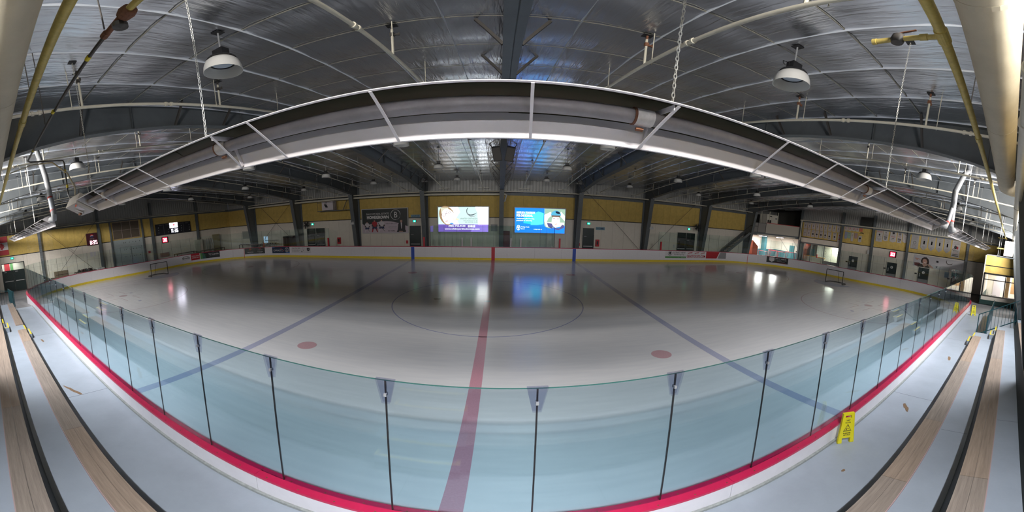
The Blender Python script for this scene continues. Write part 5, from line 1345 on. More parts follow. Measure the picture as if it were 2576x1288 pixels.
mb.prism([frM.p(0.1,4.9,0), frM.p(2.19,4.9,0), frM.p(2.19,4.95,0), frM.p(0.1,4.95,0)], frM.n*0.04)
mb.build('gate_frame', mBLACK, mz)
slab(frM, 0.15, 3.66, 2.15, 4.9, -0.03, 0.0, 'gate_mesh', mat('gate_mesh', (0.22, 0.21, 0.20), 0.7), mz)
MB().prism([tuple(A_+Vector((-0.8,0,3.3))), tuple(B_+Vector((0,0,3.3))), (41, 13.15, 3.3), (41, 21, 3.3), (29.8, 21, 3.3)], (0, 0, 0.12)).build('mezzanine_slab', mOFFW, mz)
MB().box(29.8, 20.8, 3.4, 41.2, 21.0, 8.0).build('mezzanine_back', mCORR, mz)
MB().box(41, 13, 3.4, 41.2, 21, 8.0).build('mezzanine_side', mat('mezz_dark', (0.10, 0.10, 0.09), 0.7), mz)
for u in (1.4, 2.6, 3.9): MB().beam(tuple(frM.p(u, 5.0, -0.1)), tuple(frM.p(u, 6.6, -0.1)), 0.07, 0.07, (0,1,0)).build('mezzanine_post', mPIPE, mz)
o = MB().box(34.2, 16.6, 4.6, 36.6, 18.0, 6.3).build('air_handler', mOFFW, base=(35.4, 17.3, 4.6)); tag(o, 'white boxy air handling unit standing on the mezzanine', 'air unit')
MB().box(34.4, 16.56, 4.9, 35.1, 16.6, 5.5).build('intake', mBLACK, o); MB().box(34.6, 16.57, 6.0, 35.2, 16.6, 6.1).build('badge', mBLACK, o)
MB().box(36.0, 16.57, 4.8, 36.35, 16.6, 5.0).build('panel_switch', mGREY, o); MB().box(36.0, 16.57, 5.7, 36.35, 16.6, 5.9).build('panel_switch', mGREY, o)
for k, (x, y) in enumerate(((31.6, 17.2), (34.0, 16.8), (36.7, 15.9))):
    t_ = MB().box(x-0.75, y-0.1, 3.16, x+0.75, y+0.1, 3.24).build('tube_light', mLGREY, base=(x, y, 3.2)); tag(t_, '%s fluorescent tube light under the mezzanine, counted from the stairs' % ORD[k], 'light')
    MB().box(x-0.72, y-0.07, 3.10, x+0.72, y+0.07, 3.16).build('glowing_tube', emis('tube_glow', (1.0, 0.86, 0.95), 9.0), t_)
rm = empty('wall_lit_room', (35, 19, 0), kind='structure')
MB().box(29.8, 19.0, 1.1, 39.6, 19.1, 3.3).build('back_wall_upper', mOFFW, rm); MB().box(29.8, 18.98, 0, 39.6, 19.1, 1.1).build('back_wall_wainscot', mTEAL, rm)
MB().box(39.5, 13.3, 1.1, 39.6, 19.0, 3.3).build('side_wall_upper', mOFFW, rm); MB().box(39.48, 13.3, 0, 39.6, 19.0, 1.1).build('side_wall_wainscot', mTEAL, rm)
MB().box(29.8, 16.2, 1.1, 29.95, 19.0, 3.3).build('left_wall', mOFFW, rm)
MB().box(37.75, 12.95, 0, 39.5, 13.3, 3.3).build('return_wall', mSTEEL, rm)
MB().box(29.9, 13.4, -0.02, 39.5, 19, 0.01).build('room_floor', mFLOOR, rm)
MB().box(36.1, 18.3, 0, 36.6, 18.98, 3.3).build('teal_pier', mTEAL, rm)
MB().box(39.42, 15.2, 0, 39.48, 16.1, 2.08).build('teal_door', mat('teal_door', (0.06, 0.22, 0.25), 0.4), rm)
MB().box(39.42, 14.6, 1.2, 39.48, 14.8, 1.35).build('notice', mBLACK, rm)
xr = MB(); xr.tube([(39.3, 18.2, 3.0), (39.3, 16.3, 1.2)], 0.02, 6); xr.tube([(39.3, 15.6, 3.1), (39.3, 14.2, 1.6)], 0.02, 6); xr.build('brace_rod', mGREY, rm)
# stairs to the mezzanine
st = empty('staircase', (26, 15.3, 0), 'dark steel staircase rising along the far wall to the mezzanine', 'stairs')
a = (24.9, 15.0, 0.3); b = (29.3, 15.0, 3.45)
for y in (14.6, 15.6): MB().beam((a[0], y, a[2]), (b[0], y, b[2]), 0.05, 0.30, (0,0,1)).build('stringer', mSTEEL, st)
for k in range(16):
    t = k/15; x = a[0]+(b[0]-a[0])*t; z = a[2]+(b[2]-a[2])*t
    MB().box(x-0.13, 14.62, z, x+0.15, 15.58, z+0.03).build('stair_tread', mSTEEL, st)
for y in (14.6,):
    MB().tube([(a[0]-0.1, y, a[2]+0.95), (b[0], y, b[2]+0.98), (b[0]+1.2, y, b[2]+0.98)], 0.025, 8).build('hand_rail', mBLACK, st)
    for k in range(30):
        t = k/29; x = a[0]+(b[0]-a[0])*t; z = a[2]+(b[2]-a[2])*t
        MB().box(x-0.008, y-0.008, z+0.1, x+0.008, y+0.008, z+0.95).build('baluster', mBLACK, st)
MB().box(29.3, 14.55, 3.35, 30.6, 15.9, 3.5).build('landing', mSTEEL, st)
# goal nets, cabinet etc. in the lit room
def goal(loc, face, label, fm, w_=1.83, h_=1.22, dp=1.0, group=None):
    g = empty('hockey_net', loc, label, 'goal net', group); x, y, z = loc; s = face; r = 0.03
    MB().tube([(x, y-w_/2, z), (x, y-w_/2, z+h_-0.06), (x, y-w_/2+0.06, z+h_), (x, y+w_/2-0.06, z+h_), (x, y+w_/2, z+h_-0.06), (x, y+w_/2, z)], r, 8).build('goal_frame', fm, g, smooth=True)
    bp = [(x-s*0.0, y-w_/2, z+0.03), (x-s*dp*0.75, y-w_/2+0.05, z+0.03), (x-s*dp, y-w_/4, z+0.03), (x-s*dp, y+w_/4, z+0.03), (x-s*dp*0.75, y+w_/2-0.05, z+0.03), (x, y+w_/2, z+0.03)]
    MB().tube(bp, 0.035, 8).build('base_frame', mLGREY if fm is not mBLACK else mBPIPE, g, smooth=True)
    tp = [(x, y-w_/2, z+h_), (x-s*0.45, y-w_/2+0.2, z+h_-0.04), (x-s*0.5, y, z+h_-0.04), (x-s*0.45, y+w_/2-0.2, z+h_-0.04), (x, y+w_/2, z+h_)]
    MB().tube(tp, 0.018, 6).build('top_frame', fm, g, smooth=True)
    MB().tube([(x-s*0.5, y, z+h_-0.04), (x-s*dp, y, z+0.05)], 0.018, 6).build('centre_post', fm, g)
    # netting: thin cords between the top and the base frame
    mb = MB()
    def lerp(L, t):
        n = len(L)-1; k = min(int(t*n), n-1); f = t*n-k; A, Bq = Vector(L[k]), Vector(L[k+1]); return A+(Bq-A)*f
    NN = 18
    for i in range(NN+1): mb.beam(tuple(lerp(tp, i/NN)), tuple(lerp(bp, i/NN)), 0.005, 0.005)
    for j in range(1, 10):
        t = j/10
        for i in range(NN): 
            p1 = lerp(tp, i/NN)*(1-t)+lerp(bp, i/NN)*t; p2 = lerp(tp, (i+1)/NN)*(1-t)+lerp(bp, (i+1)/NN)*t; mb.beam(tuple(p1), tuple(p2), 0.005, 0.005)
    mb.build('netting', mNET, g, kind='stuff')
    return g
goal((-26.35, 0.0, 0.003), 1, 'black framed hockey net standing on the ice at the left end', mBLACK)
goal((26.6, 0.0, 0.003), -1, 'black framed hockey net standing on the ice at the right end', mBLACK)
for k, (x, y, lb) in enumerate(((32.9, 15.4, 'red and white goal net nearest the orange cabinet'), (36.4, 16.6, 'red and white goal net behind the others near the teal pier'), (36.6, 15.2, 'low red and white goal net in front of the teal pier'), (38.3, 14.9, 'red and white goal net stored beside the teal door'))):
    g = goal((x, y, 0.012), 1 if k else -1, lb, mREDB, 1.7, 1.15, 0.9, 'goal nets stored under the mezzanine')
o = MB().prism([(31.0, 15.6, 0), (31.0, 15.6, 2.5), (32.0, 15.6, 1.75), (32.0, 15.6, 0)], (0, 1.0, 0)).build('slanted_cabinet', mORANGE, base=(31.5, 16, 0)); tag(o, 'tall orange red cabinet with a slanted top in the lit room', 'cabinet')
MB().box(31.95, 15.58, 0.05, 32.02, 16.58, 1.70).build('front_panel', mat('cab_front', (0.80, 0.20, 0.10), 0.4), o)
# lobby behind glass on the right
lb_ = empty('wall_lobby', (31, -15.2, 0), kind='structure')
X0 = 30.9
MB().box(X0, -17.4, 0.0, X0+0.2, -13.0, 0.42).build('green_base', mat('base_green', (0.02, 0.055, 0.05), 0.5), lb_)
MB().box(X0, -17.4, 0.42, X0+0.2, -13.0, 0.83).build('cream_band', mCREAM, lb_)
MB().box(X0, -17.4, 2.98, X0+0.2, -13.0, 3.62).build('upper_band', mYWALL, lb_)
MB().box(X0, -17.4, 3.70, X0+0.2, -13.0, 4.6).build('upper_band', mYWALL, lb_)
MB().box(X0-0.01, -17.4, 3.62, X0+0.2, -13.0, 3.70).build('dark_strip', mBLACK, lb_)
MB().box(X0, -17.4, 4.6, RX, -13.0, 4.7).build('lobby_roof', mGREY, lb_)
MB().box(X0, -13.0, 0.83, RX+5, -12.9, 4.6).build('lobby_side', mCREAM, lb_); MB().box(X0, -13.0, 0.0, RX+5, -12.9, 0.83).build('side_base', mat('base_green', (0.02, 0.055, 0.05), 0.5), lb_)
MB().box(X0+6.5, -17.4, 0, X0+6.7, -13, 4.5).build('lobby_back', mOFFW, lb_); MB().box(X0, -17.4, 0, X0+6.6, -17.3, 4.5).build('lobby_side_wall', mOFFW, lb_)
MB().box(X0+0.1, -17.3, -0.0, X0+6.6, -13.05, 0.03).build('lobby_floor', mat('lobby_floor', (0.50, 0.50, 0.54), 0.12), lb_)
MB().box(X0+0.1, -17.3, 3.3, X0+6.6, -13.05, 3.4).build('lobby_ceiling', mOFFW, lb_)
MB().box(X0+3.2, -15.5, 0, X0+3.6, -15.1, 3.3).build('timber_post', mat('timber', (0.62, 0.42, 0.20), 0.5, noise=0.15), lb_)
MB().box(X0+5.0, -16.5, 0.8, X0+5.1, -15.7, 2.6).build('wall_panel', mat('timber2', (0.55, 0.33, 0.16), 0.5), lb_)
MB().box(X0+6.42, -14.6, 0.0, X0+6.5, -13.7, 2.1).build('lobby_door', mPOSTER, lb_)
MB().box(X0+6.40, -17.0, 1.4, X0+6.5, -15.6, 2.2).build('menu_board', mPOSTER, lb_)
lwn = empty('window_1', (X0, -15.2, 0.83), kind='structure')
mb = MB(); 
for y in (-17.3, -15.05, -13.05): mb.box(X0-0.06, y-0.05, 0.83, X0+0.12, y+0.05, 2.98)
for z in (0.83, 2.35, 2.86): mb.box(X0-0.06, -17.35, z-0.035 if z > 1 else z, X0+0.12, -13.0, z+0.04 if z < 2.8 else z+0.12)
mb.build('window_frame', mBLACK, lwn)
for y0, y1 in ((-17.25, -15.1), (-15.0, -13.1)):
    MB().box(X0+0.02, y0, 0.88, X0+0.03, y1, 2.31).build('window_pane', GLFAR, lwn); MB().box(X0+0.02, y0, 2.39, X0+0.03, y1, 2.84).build('window_pane', GLFAR, lwn)
def bistro(x, y, lb):
    t = empty('bistro_table', (x, y, 0.03), lb, 'table')
    MB().lathe([(0, 0.72), (0.42, 0.72), (0.42, 0.75), (0, 0.75)], (x, y, 0.03), 20).build('table_top', mPOSTER, t); MB().tube([(x, y, 0.05), (x, y, 0.75)], 0.04, 8).build('pedestal', mSTEEL, t); MB().lathe([(0, 0), (0.25, 0), (0.2, 0.04), (0, 0.05)], (x, y, 0.03), 16).build('foot', mSTEEL, t)
def chair(x, y, lb):
    t = empty('metal_chair', (x, y, 0.03), lb, 'chair')
    MB().box(x-0.2, y-0.2, 0.46, x+0.2, y+0.2, 0.50).build('seat', mLGREY, t)
    for sx in (-1, 1):
        for sy in (-1, 1): MB().tube([(x+sx*0.18, y+sy*0.18, 0.03), (x+sx*0.17, y+sy*0.17, 0.47)], 0.012, 6).build('leg', mZINC, t)
    MB().tube([(x-0.19, y+0.19, 0.48), (x-0.22, y+0.22, 0.9), (x+0.22, y+0.22, 0.9), (x+0.19, y+0.19, 0.48)], 0.012, 6).build('backrest', mZINC, t)
bistro(X0+1.5, -15.9, 'round white bistro table behind the right lobby window pane'); chair(X0+2.1, -15.4, 'metal chair behind the round table in the lobby'); bistro(X0+1.8, -13.9, 'round white bistro table behind the left lobby window pane'); chair(X0+2.6, -13.6, 'metal chair beside the left lobby table')
# hall behind the left corner doors
lh = empty('wall_hall', (LX-3, -13, 0), kind='structure')
MB().box(LX-4.2, -16, 0, LX-4.0, -10, 3.4).build('hall_back', mOFFW, lh); MB().box(LX-4.1, -16, 3.3, LX-0.2, -10, 3.4).build('hall_ceiling', mOFFW, lh); MB().box(LX-4, -13.6, 0, LX-3.9, -13.0, 3.0).build('red_panel', mREDP, lh); MB().box(LX-4, -12.9, 0, LX-3.9, -12.6, 3.0).build('green_panel', mGREEN, lh)
# protective netting at the right end
def netting(pts0, label, name='safety_net'):
    mb = MB()
    (xa_, ya_, za_), (xb_, yb_, zb_) = pts0
    for k in range(25):
        t = k/24; x = xa_+(xb_-xa_)*t; y = ya_+(yb_-ya_)*t; mb.beam((x, y, za_), (x, y, zb_), 0.004, 0.004)
    for k in range(18):
        z = za_+(zb_-za_)*k/17; mb.beam((xa_, ya_, z), (xb_, yb_, z), 0.004, 0.004)
    pass
    o = mb.build(name, mNET, base=(xa_, ya_, za_)); tag(o, label, 'netting', kind='stuff')
netting(((29.6, -9.6, 3.0), (26.0, -12.3, 6.6)), 'fine pale safety netting above the right corner glass'); netting(((-29.3, -9.2, 3.0), (-26.0, -12.0, 6.4)), 'fine pale safety netting above the left corner glass')
# ------------------------------------------------------------------ advertisements on the boards (follow the curve)
def ad_map(vs, s0, s1, z0, z1, d):
    out = []
    for x, y in vs:
        s = s0+(s1-s0)*x; px, py, nx, ny = path(s, -0.001-d); out.append((px, py, z0+(z1-z0)*y))
    return out
def ad(label, s0, s1, z0, z1, m):
    x, y, _, _ = path((s0+s1)/2)
    o = strip(s0, s1, z0, z1, -0.006, -0.001, 0.2).build('board_advert', m, base=(x, y, z0)); tag(o, label, 'advert'); return o
def adp(o, R_, pts, m, d=0.008, name='print_shape'):
    """pts: list of polygons in unit coordinates of the advert"""
    mb = MB()
    for p in pts: mb.add(ad_map(p, *R_, d), [tuple(range(len(p)))])
    return mb.build(name, m, o)
def adt(o, R_, s, u0, v0, u1, v1, m, d=0.010, bold=0.0):
    vs, fs = text_mesh(s, bold); mb = MB(); mb.add(ad_map([(u0+(u1-u0)*x, v0+(v1-v0)*y) for x, y in vs], *R_, d), fs); return mb.build('lettering', m, o)
def el_u(R_, cx, cy, r, n=18, k=1.0):
    L = R_[1]-R_[0]; Hh = R_[3]-R_[2]; return [(cx+r/L*a, cy+r*k/Hh*b) for a, b in ell(0, 0, 1, 1, n)]
def rg_u(R_, cx, cy, r, w_, n=24):
    L = R_[1]-R_[0]; Hh = R_[3]-R_[2]; return [[(cx+a/L, cy+b/Hh) for a, b in q] for q in ringpoly(0, 0, r, w_, n)]
mADK = mat('advert_black', (0.025, 0.03, 0.03), 0.4); mADW = mat('advert_white', (0.66, 0.64, 0.66), 0.4); mADNV = mat('advert_navy', (0.015, 0.03, 0.07), 0.4)
R_ = (152.46, 154.91, 0.44, 1.12); o = ad('black board advert with two small logos beside the left red goal mark', *R_, mADK)
adp(o, R_, rg_u(R_, .27, .80, .10, .03), mREDP); adt(o, R_, 'CBM', .21, .74, .34, .86, mat('gold', (.5,.38,.05), .5)); adt(o, R_, '905 655 3300', .13, .25, .42, .36, mADW, bold=.02); adt(o, R_, 'www.cbm.ca', .18, .12, .37, .19, mADW)
adp(o, R_, [[(.70,.80),(.73,.95),(.76,.82),(.79,.95),(.82,.80)]], mREDP); adt(o, R_, 'LEGENDS', .63, .55, .88, .72, mGREY, bold=.02); adt(o, R_, '905 665 8600', .62, .25, .90, .36, mADW, bold=.02); adt(o, R_, 'www.legends', .69, .12, .84, .19, mADW)
R_ = (155.84, TOT+0.57, 0.42, 1.12); o = ad('black board advert with wide white capitals and a round emblem', *R_, mADNV)
adp(o, R_, [[(0,.88),(.18,.88),(.1,1),(0,1)],[(.7,.02),(1,.02),(1,.18),(.78,.12)]], mat('ad_blue', (.05,.15,.4), .5)); adt(o, R_, 'OWASCO', .07, .28, .63, .58, mADW, bold=.01); adt(o, R_, 'UL', .45, .60, .56, .80, mREDP, bold=.03); adt(o, R_, 'TZ', .60, .30, .68, .46, mREDP, bold=.03)
adp(o, R_, rg_u(R_, .84, .52, .24, .035), mADW); adt(o, R_, 'V', .785, .52, .895, .82, mADW, .011); adt(o, R_, 'W', .775, .24, .905, .52, mADW, .011)
R_ = (0.83, 3.35, 0.45, 1.10); o = ad('white fire safety advert with small black text and a shield badge', *R_, mADW)
adt(o, R_, 'Stay Fire Safe', .04, .70, .46, .88, mINK, bold=.01); adt(o, R_, 'Make sure your home', .04, .50, .36, .58, mGREY); adt(o, R_, 'has smoke alarms', .04, .36, .44, .44, mINK); adt(o, R_, 'on every storey', .04, .20, .40, .30, mINK, bold=.01)
adp(o, R_, rg_u(R_, .62, .76, .12, .02), mGREY, name='bulb'); adp(o, R_, [el_u(R_, .54, .24, .09), [(.60,.42),(.64,.50),(.63,.3)]], mGREY, name='figure'); adp(o, R_, [[(.80,.85),(.94,.85),(.94,.45),(.87,.32),(.80,.45)]], mINK, name='shield'); adp(o, R_, [el_u(R_, .87, .62, .09)], mFADE, .012, 'shield_badge'); adt(o, R_, 'FIRE SERVICES', .79, .14, .96, .20, mINK)
R_ = (37.80, 40.27, 0.38, 1.10); o = ad('white landscaping advert with a tree roundel and a green base band', *R_, mADW)
adp(o, R_, [[(0,.02),(1,.02),(1,.27),(0,.27)]], mGREEN, name='green_band'); adp(o, R_, rg_u(R_, .22, .68, .22, .03), mINK, name='roundel'); adp(o, R_, [el_u(R_, .22, .74, .12), [(.21,.45),(.24,.45),(.232,.70),(.215,.70)], [(.15,.45),(.3,.45),(.3,.48),(.15,.48)]], mINK, name='tree')
adt(o, R_, 'SCENIC VIEW', .37, .68, .96, .92, mINK); adt(o, R_, 'landscaping', .42, .40, .90, .64, mINK); adt(o, R_, 'tel', .60, .10, .64, .19, mADW); adt(o, R_, '905 427 8765', .76, .09, .96, .19, mADW)
R_ = (40.32, 42.80, 0.40, 1.10); o = ad('white ticket advert with large dark red block lettering', *R_, mADW)
for u in (.06, .40, .72): adp(o, R_, [[(u,.62),(u+.20,.72),(u+.24,.92),(u+.04,.84)]], mREDP, name='logo_slash'); adt(o, R_, 'Gens', u+.02, .68, u+.21, .88, mADW, .012, .02)
adt(o, R_, 'GENSTICKETS.COM', .02, .08, .97, .50, mREDP, bold=.02)
R_ = (42.85, 45.45, 0.40, 1.12); o = ad('red and grey photo advert at the right end of the white ticket one', *R_, mADW)
adp(o, R_, [[(0,0),(.55,0),(.68,1),(0,1)]], mREDP, name='red_field'); adp(o, R_, [[(.60,0),(1,0),(1,1),(.72,1)]], mGREY, .007, 'photo_area'); adp(o, R_, [[(.68,.05),(.74,.05),(.76,.7),(.72,.8),(.69,.5)],[(.86,.3),(.93,.3),(.93,.9),(.88,.95)]], mINK, .009, 'photo_figures'); adp(o, R_, [[(.60,.02),(.84,.02),(.84,.16),(.66,.16)]], mADW, .0095, 'photo_floor')
adt(o, R_, 'Durham', .05, .76, .24, .90, mADW, .011); adt(o, R_, 'Define your future.', .04, .40, .40, .50, mADW, .011); adt(o, R_, 'durham.ca', .04, .14, .36, .22, mADW, .011)
R_ = (50.28, 52.80, 0.45, 1.12); o = ad('black advert with a red shield logo on the right corner boards', *R_, mADK)
adp(o, R_, [[(.12,.90),(.36,.90),(.36,.35),(.24,.12),(.12,.35)]], mADW, name='shield'); adp(o, R_, [[(.15,.82),(.33,.82),(.33,.42),(.15,.42)]], mREDP, .010, 'shield_red'); adt(o, R_, 'PRO', .17, .5, .31, .75, mADW, .012, .02)
adt(o, R_, 'GEAR UP. GAME ON.', .40, .68, .92, .86, mADW, bold=.02); adt(o, R_, 'ALL YOUR HOCKEY, SKATE NEEDS', .39, .48, .93, .58, mADW); adt(o, R_, 'GO PLAY', .48, .28, .86, .38, mADW); adp(o, R_, [[(.35,.10),(.92,.10),(.92,.13),(.35,.13)]], mREDP, name='red_rule')
R_ = (144.9, 145.9, 0.50, 1.05); x, y, _, _ = path(145.4)
o = strip(144.92, 145.88, 0.52, 1.04, -0.004, -0.001, 0.2).build('board_advert', mADW, base=(x, y, .5)); tag(o, 'small white oval script logo near the left net', 'advert')
adp(o, R_, [[(p[0], p[1]) for p in q] for q in [[(.5+.46*math.cos(a), .5+.40*math.sin(a)), (.5+.40*math.cos(a), .5+.33*math.sin(a)), (.5+.40*math.cos(b), .5+.33*math.sin(b)), (.5+.46*math.cos(b), .5+.40*math.sin(b))] for a, b in [(PI*k/10, PI*(k+1)/10) for k in range(-2, 12)]]], mINK, name='oval'); adt(o, R_, 'Kawartha', .12, .36, .92, .64, mINK, .011, .02)
R_ = (146.05, 147.12, 0.43, 1.14); o = ad('red board advert with white lettering behind the left net', *R_, mREDP)
adt(o, R_, 'DOUG & JOE', .10, .52, .92, .74, mADW, bold=.02); adt(o, R_, 'GARNER GATE', .10, .28, .92, .46, mADW, bold=.01)
R_ = (147.20, 149.52, 0.44, 1.14); o = ad('dark green and black board advert beside the red one behind the left net', *R_, mADK)
adp(o, R_, [[(0,0),(.14,0),(.10,1),(0,1)]], mGREEN, name='green_edge'); adp(o, R_, [[(.10,0),(.30,0),(.18,1),(.08,1)]], mat('ad_teal', (.04,.12,.12), .5), .0075, 'teal_edge'); adt(o, R_, 'Candu', .60, .46, .94, .78, mADW, bold=.01)
for k, t in enumerate(('POWERING', 'ONTARIO', 'FUTURE')): adt(o, R_, t, .08, .62-.18*k, .32-.03*k, .72-.18*k, mGREEN)
adp(o, R_, [[(.44,.68),(.50,.72),(.50,.78),(.44,.76)],[(.44,.50),(.50,.52),(.50,.58),(.44,.58)],[(.52,.60),(.57,.62),(.57,.68),(.52,.68)],[(.52,.42),(.57,.44),(.57,.50),(.52,.50)]], mADW, name='logo_marks'); adt(o, R_, 'An AtkinsRealis Company', .44, .24, .93, .31, mGREY)

# ------------------------------------------------------------------ players' boxes on the far side
pb = empty('penalty_box', (0, 14.0, 0), 'glazed officials and penalty boxes behind the far boards under the screens', 'penalty box')
G2 = glassmat('box_glass', (0.88, 0.95, 0.93))
for k in range(9):
    x0 = -5.6+k*11.0/9
    MB().box(x0+0.01, 14.6, 0.9, x0+11.0/9-0.01, 14.612, 2.95).build('glass_pane', G2, pb)
for x in (-5.62, 5.38): MB().box(x, 13.12, 1.17, x+0.012, 14.6, 2.95).build('side_glass', G2, pb); MB().box(x-0.01, 13.1, 1.17, x+0.03, 13.14, 2.95).build('glass_seal', mBLACK, pb)
for x in (-4.6, -3.4, -1.0, 0.0, 1.5, 4.3, 4.9): MB().box(x-0.01, 14.59, 0.9, x+0.01, 14.62, 2.95).build('glass_seal', mGREY, pb)
for x in (-2.75, -1.95, 1.55, 2.42): MB().box(x-0.05, 13.15, 1.165, x+0.05, 13.25, 1.95).build('glass_post', mPOSTER, pb)
MB().box(-5.5, 14.2, 0.95, 5.35, 14.6, 1.0).build('counter', mPOSTER, pb); MB().box(-5.5, 14.2, 0.4, 5.35, 14.55, 0.94).build('counter_front', mADW, pb)
for x, lb in ((-6.15, 'red padded post left of the penalty box glass'), (5.85, 'red padded post right of the penalty box glass'), (-15.9, 'red post at the end of the left corner glass'), (15.9, 'red post at the end of the right corner glass')):
    o = MB().box(x-0.07, 12.93, 1.163, x+0.07, 13.07, 2.0).build('padded_post', mREDB, base=(x, 13.2, 1.165)); tag(o, lb, 'post')
o = MB().prism([(0.75, 15.3, 0), (0.75, 15.3, 2.3), (0.85, 15.3, 2.42), (1.5, 15.3, 2.42), (1.5, 15.3, 0)], (0, 0.1, 0)).build('dark_red_pad', mat('pad_red', (0.16, 0.05, 0.06), 0.6), base=(1.1, 15.3, 0)); tag(o, 'dark red wall pad beside the centre post behind the glass', 'pad')
o = slab(frF, -0.30, 2.35, 0.32, 3.0, 0, 0.1, 'electric_panel', mGREY, None, base='auto'); tag(o, 'grey electrical panel between the two screens', 'electrical box')
# fire hose cabinets, light boxes, fans, phones
for u0, u1, v0, v1, lb in ((-16.42, -16.05, 1.08, 1.78, 'red fire cabinet left of the real estate poster'), (10.05, 10.42, 1.05, 1.75, 'red fire cabinet below the HOME sign')):
    o = slab(frF, u0, v0, u1, v1, 0, 0.18, 'fire_cabinet', mREDB, None, base='auto'); tag(o, lb, 'fire cabinet'); slab(frF, u0+0.1, v0+0.2, u1-0.1, v1-0.15, 0.18, 0.185, 'glass_front', mBLACK, o)
for u, v, lb in ((-8.6, 1.25, 'small red call point left of the visitor door'), (8.35, 1.2, 'small red call point left of the home door'), (19.2, 1.3, 'small grey wall phone left of the right double doors')):
    o = slab(frF, u-0.1, v-0.15, u+0.1, v+0.15, 0, 0.06, 'call_point', mREDB if 'red' in lb else mLGREY, None, base='auto'); tag(o, lb, 'call point')
for x, z, lb in ((-13.9, 3.3, 'twin headed emergency light on the column left of the real estate poster'), (15.5, 3.2, 'twin headed emergency light on the column right of the HOME sign')):
    e_ = empty('emergency_light', (x, 14.8, z), lb, 'light'); MB().box(x-0.2, 14.5, z-0.1, x+0.2, 14.7, z+0.1).build('case', mLGREY, e_)
    for s_ in (-1, 1): MB().lathe([(0, -0.05), (0.06, -0.05), (0.05, 0.03), (0, 0.04)], (x+s_*0.12, 14.55, z+0.15), 10, 'y').build('lamp_head', mLGREY, e_)
def fan(c, lb):
    f = empty('wall_fan', c, lb, 'fan'); x, y, z = c
    mb = MB()
    for r in (0.42, 0.34, 0.25, 0.16): 
        mb.tube([(x+r*math.cos(2*PI*k/24), y, z+r*math.sin(2*PI*k/24)) for k in range(25)], 0.012, 5, cap=False)
    for k in range(16): a = 2*PI*k/16; mb.beam((x, y-0.02, z), (x+0.42*math.cos(a), y, z+0.42*math.sin(a)), 0.008, 0.008)
    mb.build('guard', mBLACK, f)
    for k in range(4):
        a = PI/2*k+0.4; MB().prism([(x, y+0.08, z), (x+0.36*math.cos(a), y+0.05, z+0.36*math.sin(a)), (x+0.36*math.cos(a+.9), y+0.12, z+0.36*math.sin(a+.9))], (0, 0.01, 0)).build('blade', mBPIPE, f)
    MB().tube([(x, y-0.04, z), (x, y+0.25, z)], 0.09, 14).build('motor', mBLACK, f); MB().beam((x, y+0.15, z), (x+(0.3 if x > 0 else -0.3), y+0.2, z-0.5), 0.06, 0.06).build('bracket', mBLACK, f)
fan((-19.9, 15.1, 3.38), 'black round wall fan left of the left double doors'); fan((21.6, 15.1, 3.65), 'black round wall fan right of the right double doors')
un = empty('unit_heater', (-17.0, 15.2, 4.75), 'white box heater hanging on a steel shelf left of the real estate poster', 'heater')
MB().box(-17.55, 14.9, 4.80, -16.2, 15.7, 5.72).build('body', mPOSTER, un); MB().prism([(-17.3, 14.89, 5.45), (-17.0, 14.89, 5.45), (-16.8, 14.89, 5.1), (-17.1, 14.89, 5.1)], (0, 0.01, 0)).build('vent_slot', mBLACK, un); MB().box(-17.2, 14.88, 5.55, -16.9, 14.9, 5.62).build('badge', mBLACK, un)
MB().box(-18.1, 14.8, 4.68, -14.2, 15.9, 4.76).build('shelf', mSTEEL, un)
for x in (-18.05, -15.9): MB().tube([(x, 14.85, 4.7), (x, 14.85, roofz(14.85))], 0.015, 6).build('hanger_rod', mBPIPE, un)
MB().beam((-15.2, 15.2, 4.72), (-14.7, 15.2, 5.75), 0.05, 0.05).build('strut', mSTEEL, un); MB().box(-15.9, 14.82, 5.6, -18.1, 14.86, 5.64).build('top_bar', mSTEEL, un)
# speakers and cross bracing at the centre frame
for s_, lb in ((-1, 'black loudspeaker under the roof on the left of the centre beam'), (1, 'black loudspeaker under the roof on the right of the centre beam')):
    sp = empty('loudspeaker', (0.7+s_*0.35, 1.9, 7.2), lb, 'loudspeaker')
    c = Vector((0.68+s_*0.34, 1.9, 7.42)); mb = MB(); mb.box(-0.22, -0.2, -0.38, 0.22, 0.2, 0.38); rr = Matrix.Rotation(s_*0.18, 3, 'Y') @ Matrix.Rotation(0.35, 3, 'X'); mb.v = [tuple(c+rr @ Vector(v)) for v in mb.v]
    mb.build('cabinet', mBLACK, sp); mb = MB(); mb.tube([tuple(c+rr @ Vector((0, 0, 0.3))), tuple(c+Vector((0, 0, 0.75)))], 0.02, 6); mb.build('bracket', mGREY, sp)
    mb = MB(); mb.box(-0.19, -0.205, -0.34, 0.19, -0.2, 0.34); mb.v = [tuple(c+rr @ Vector(v)) for v in mb.v]; mb.build('grille', mBPIPE, sp)

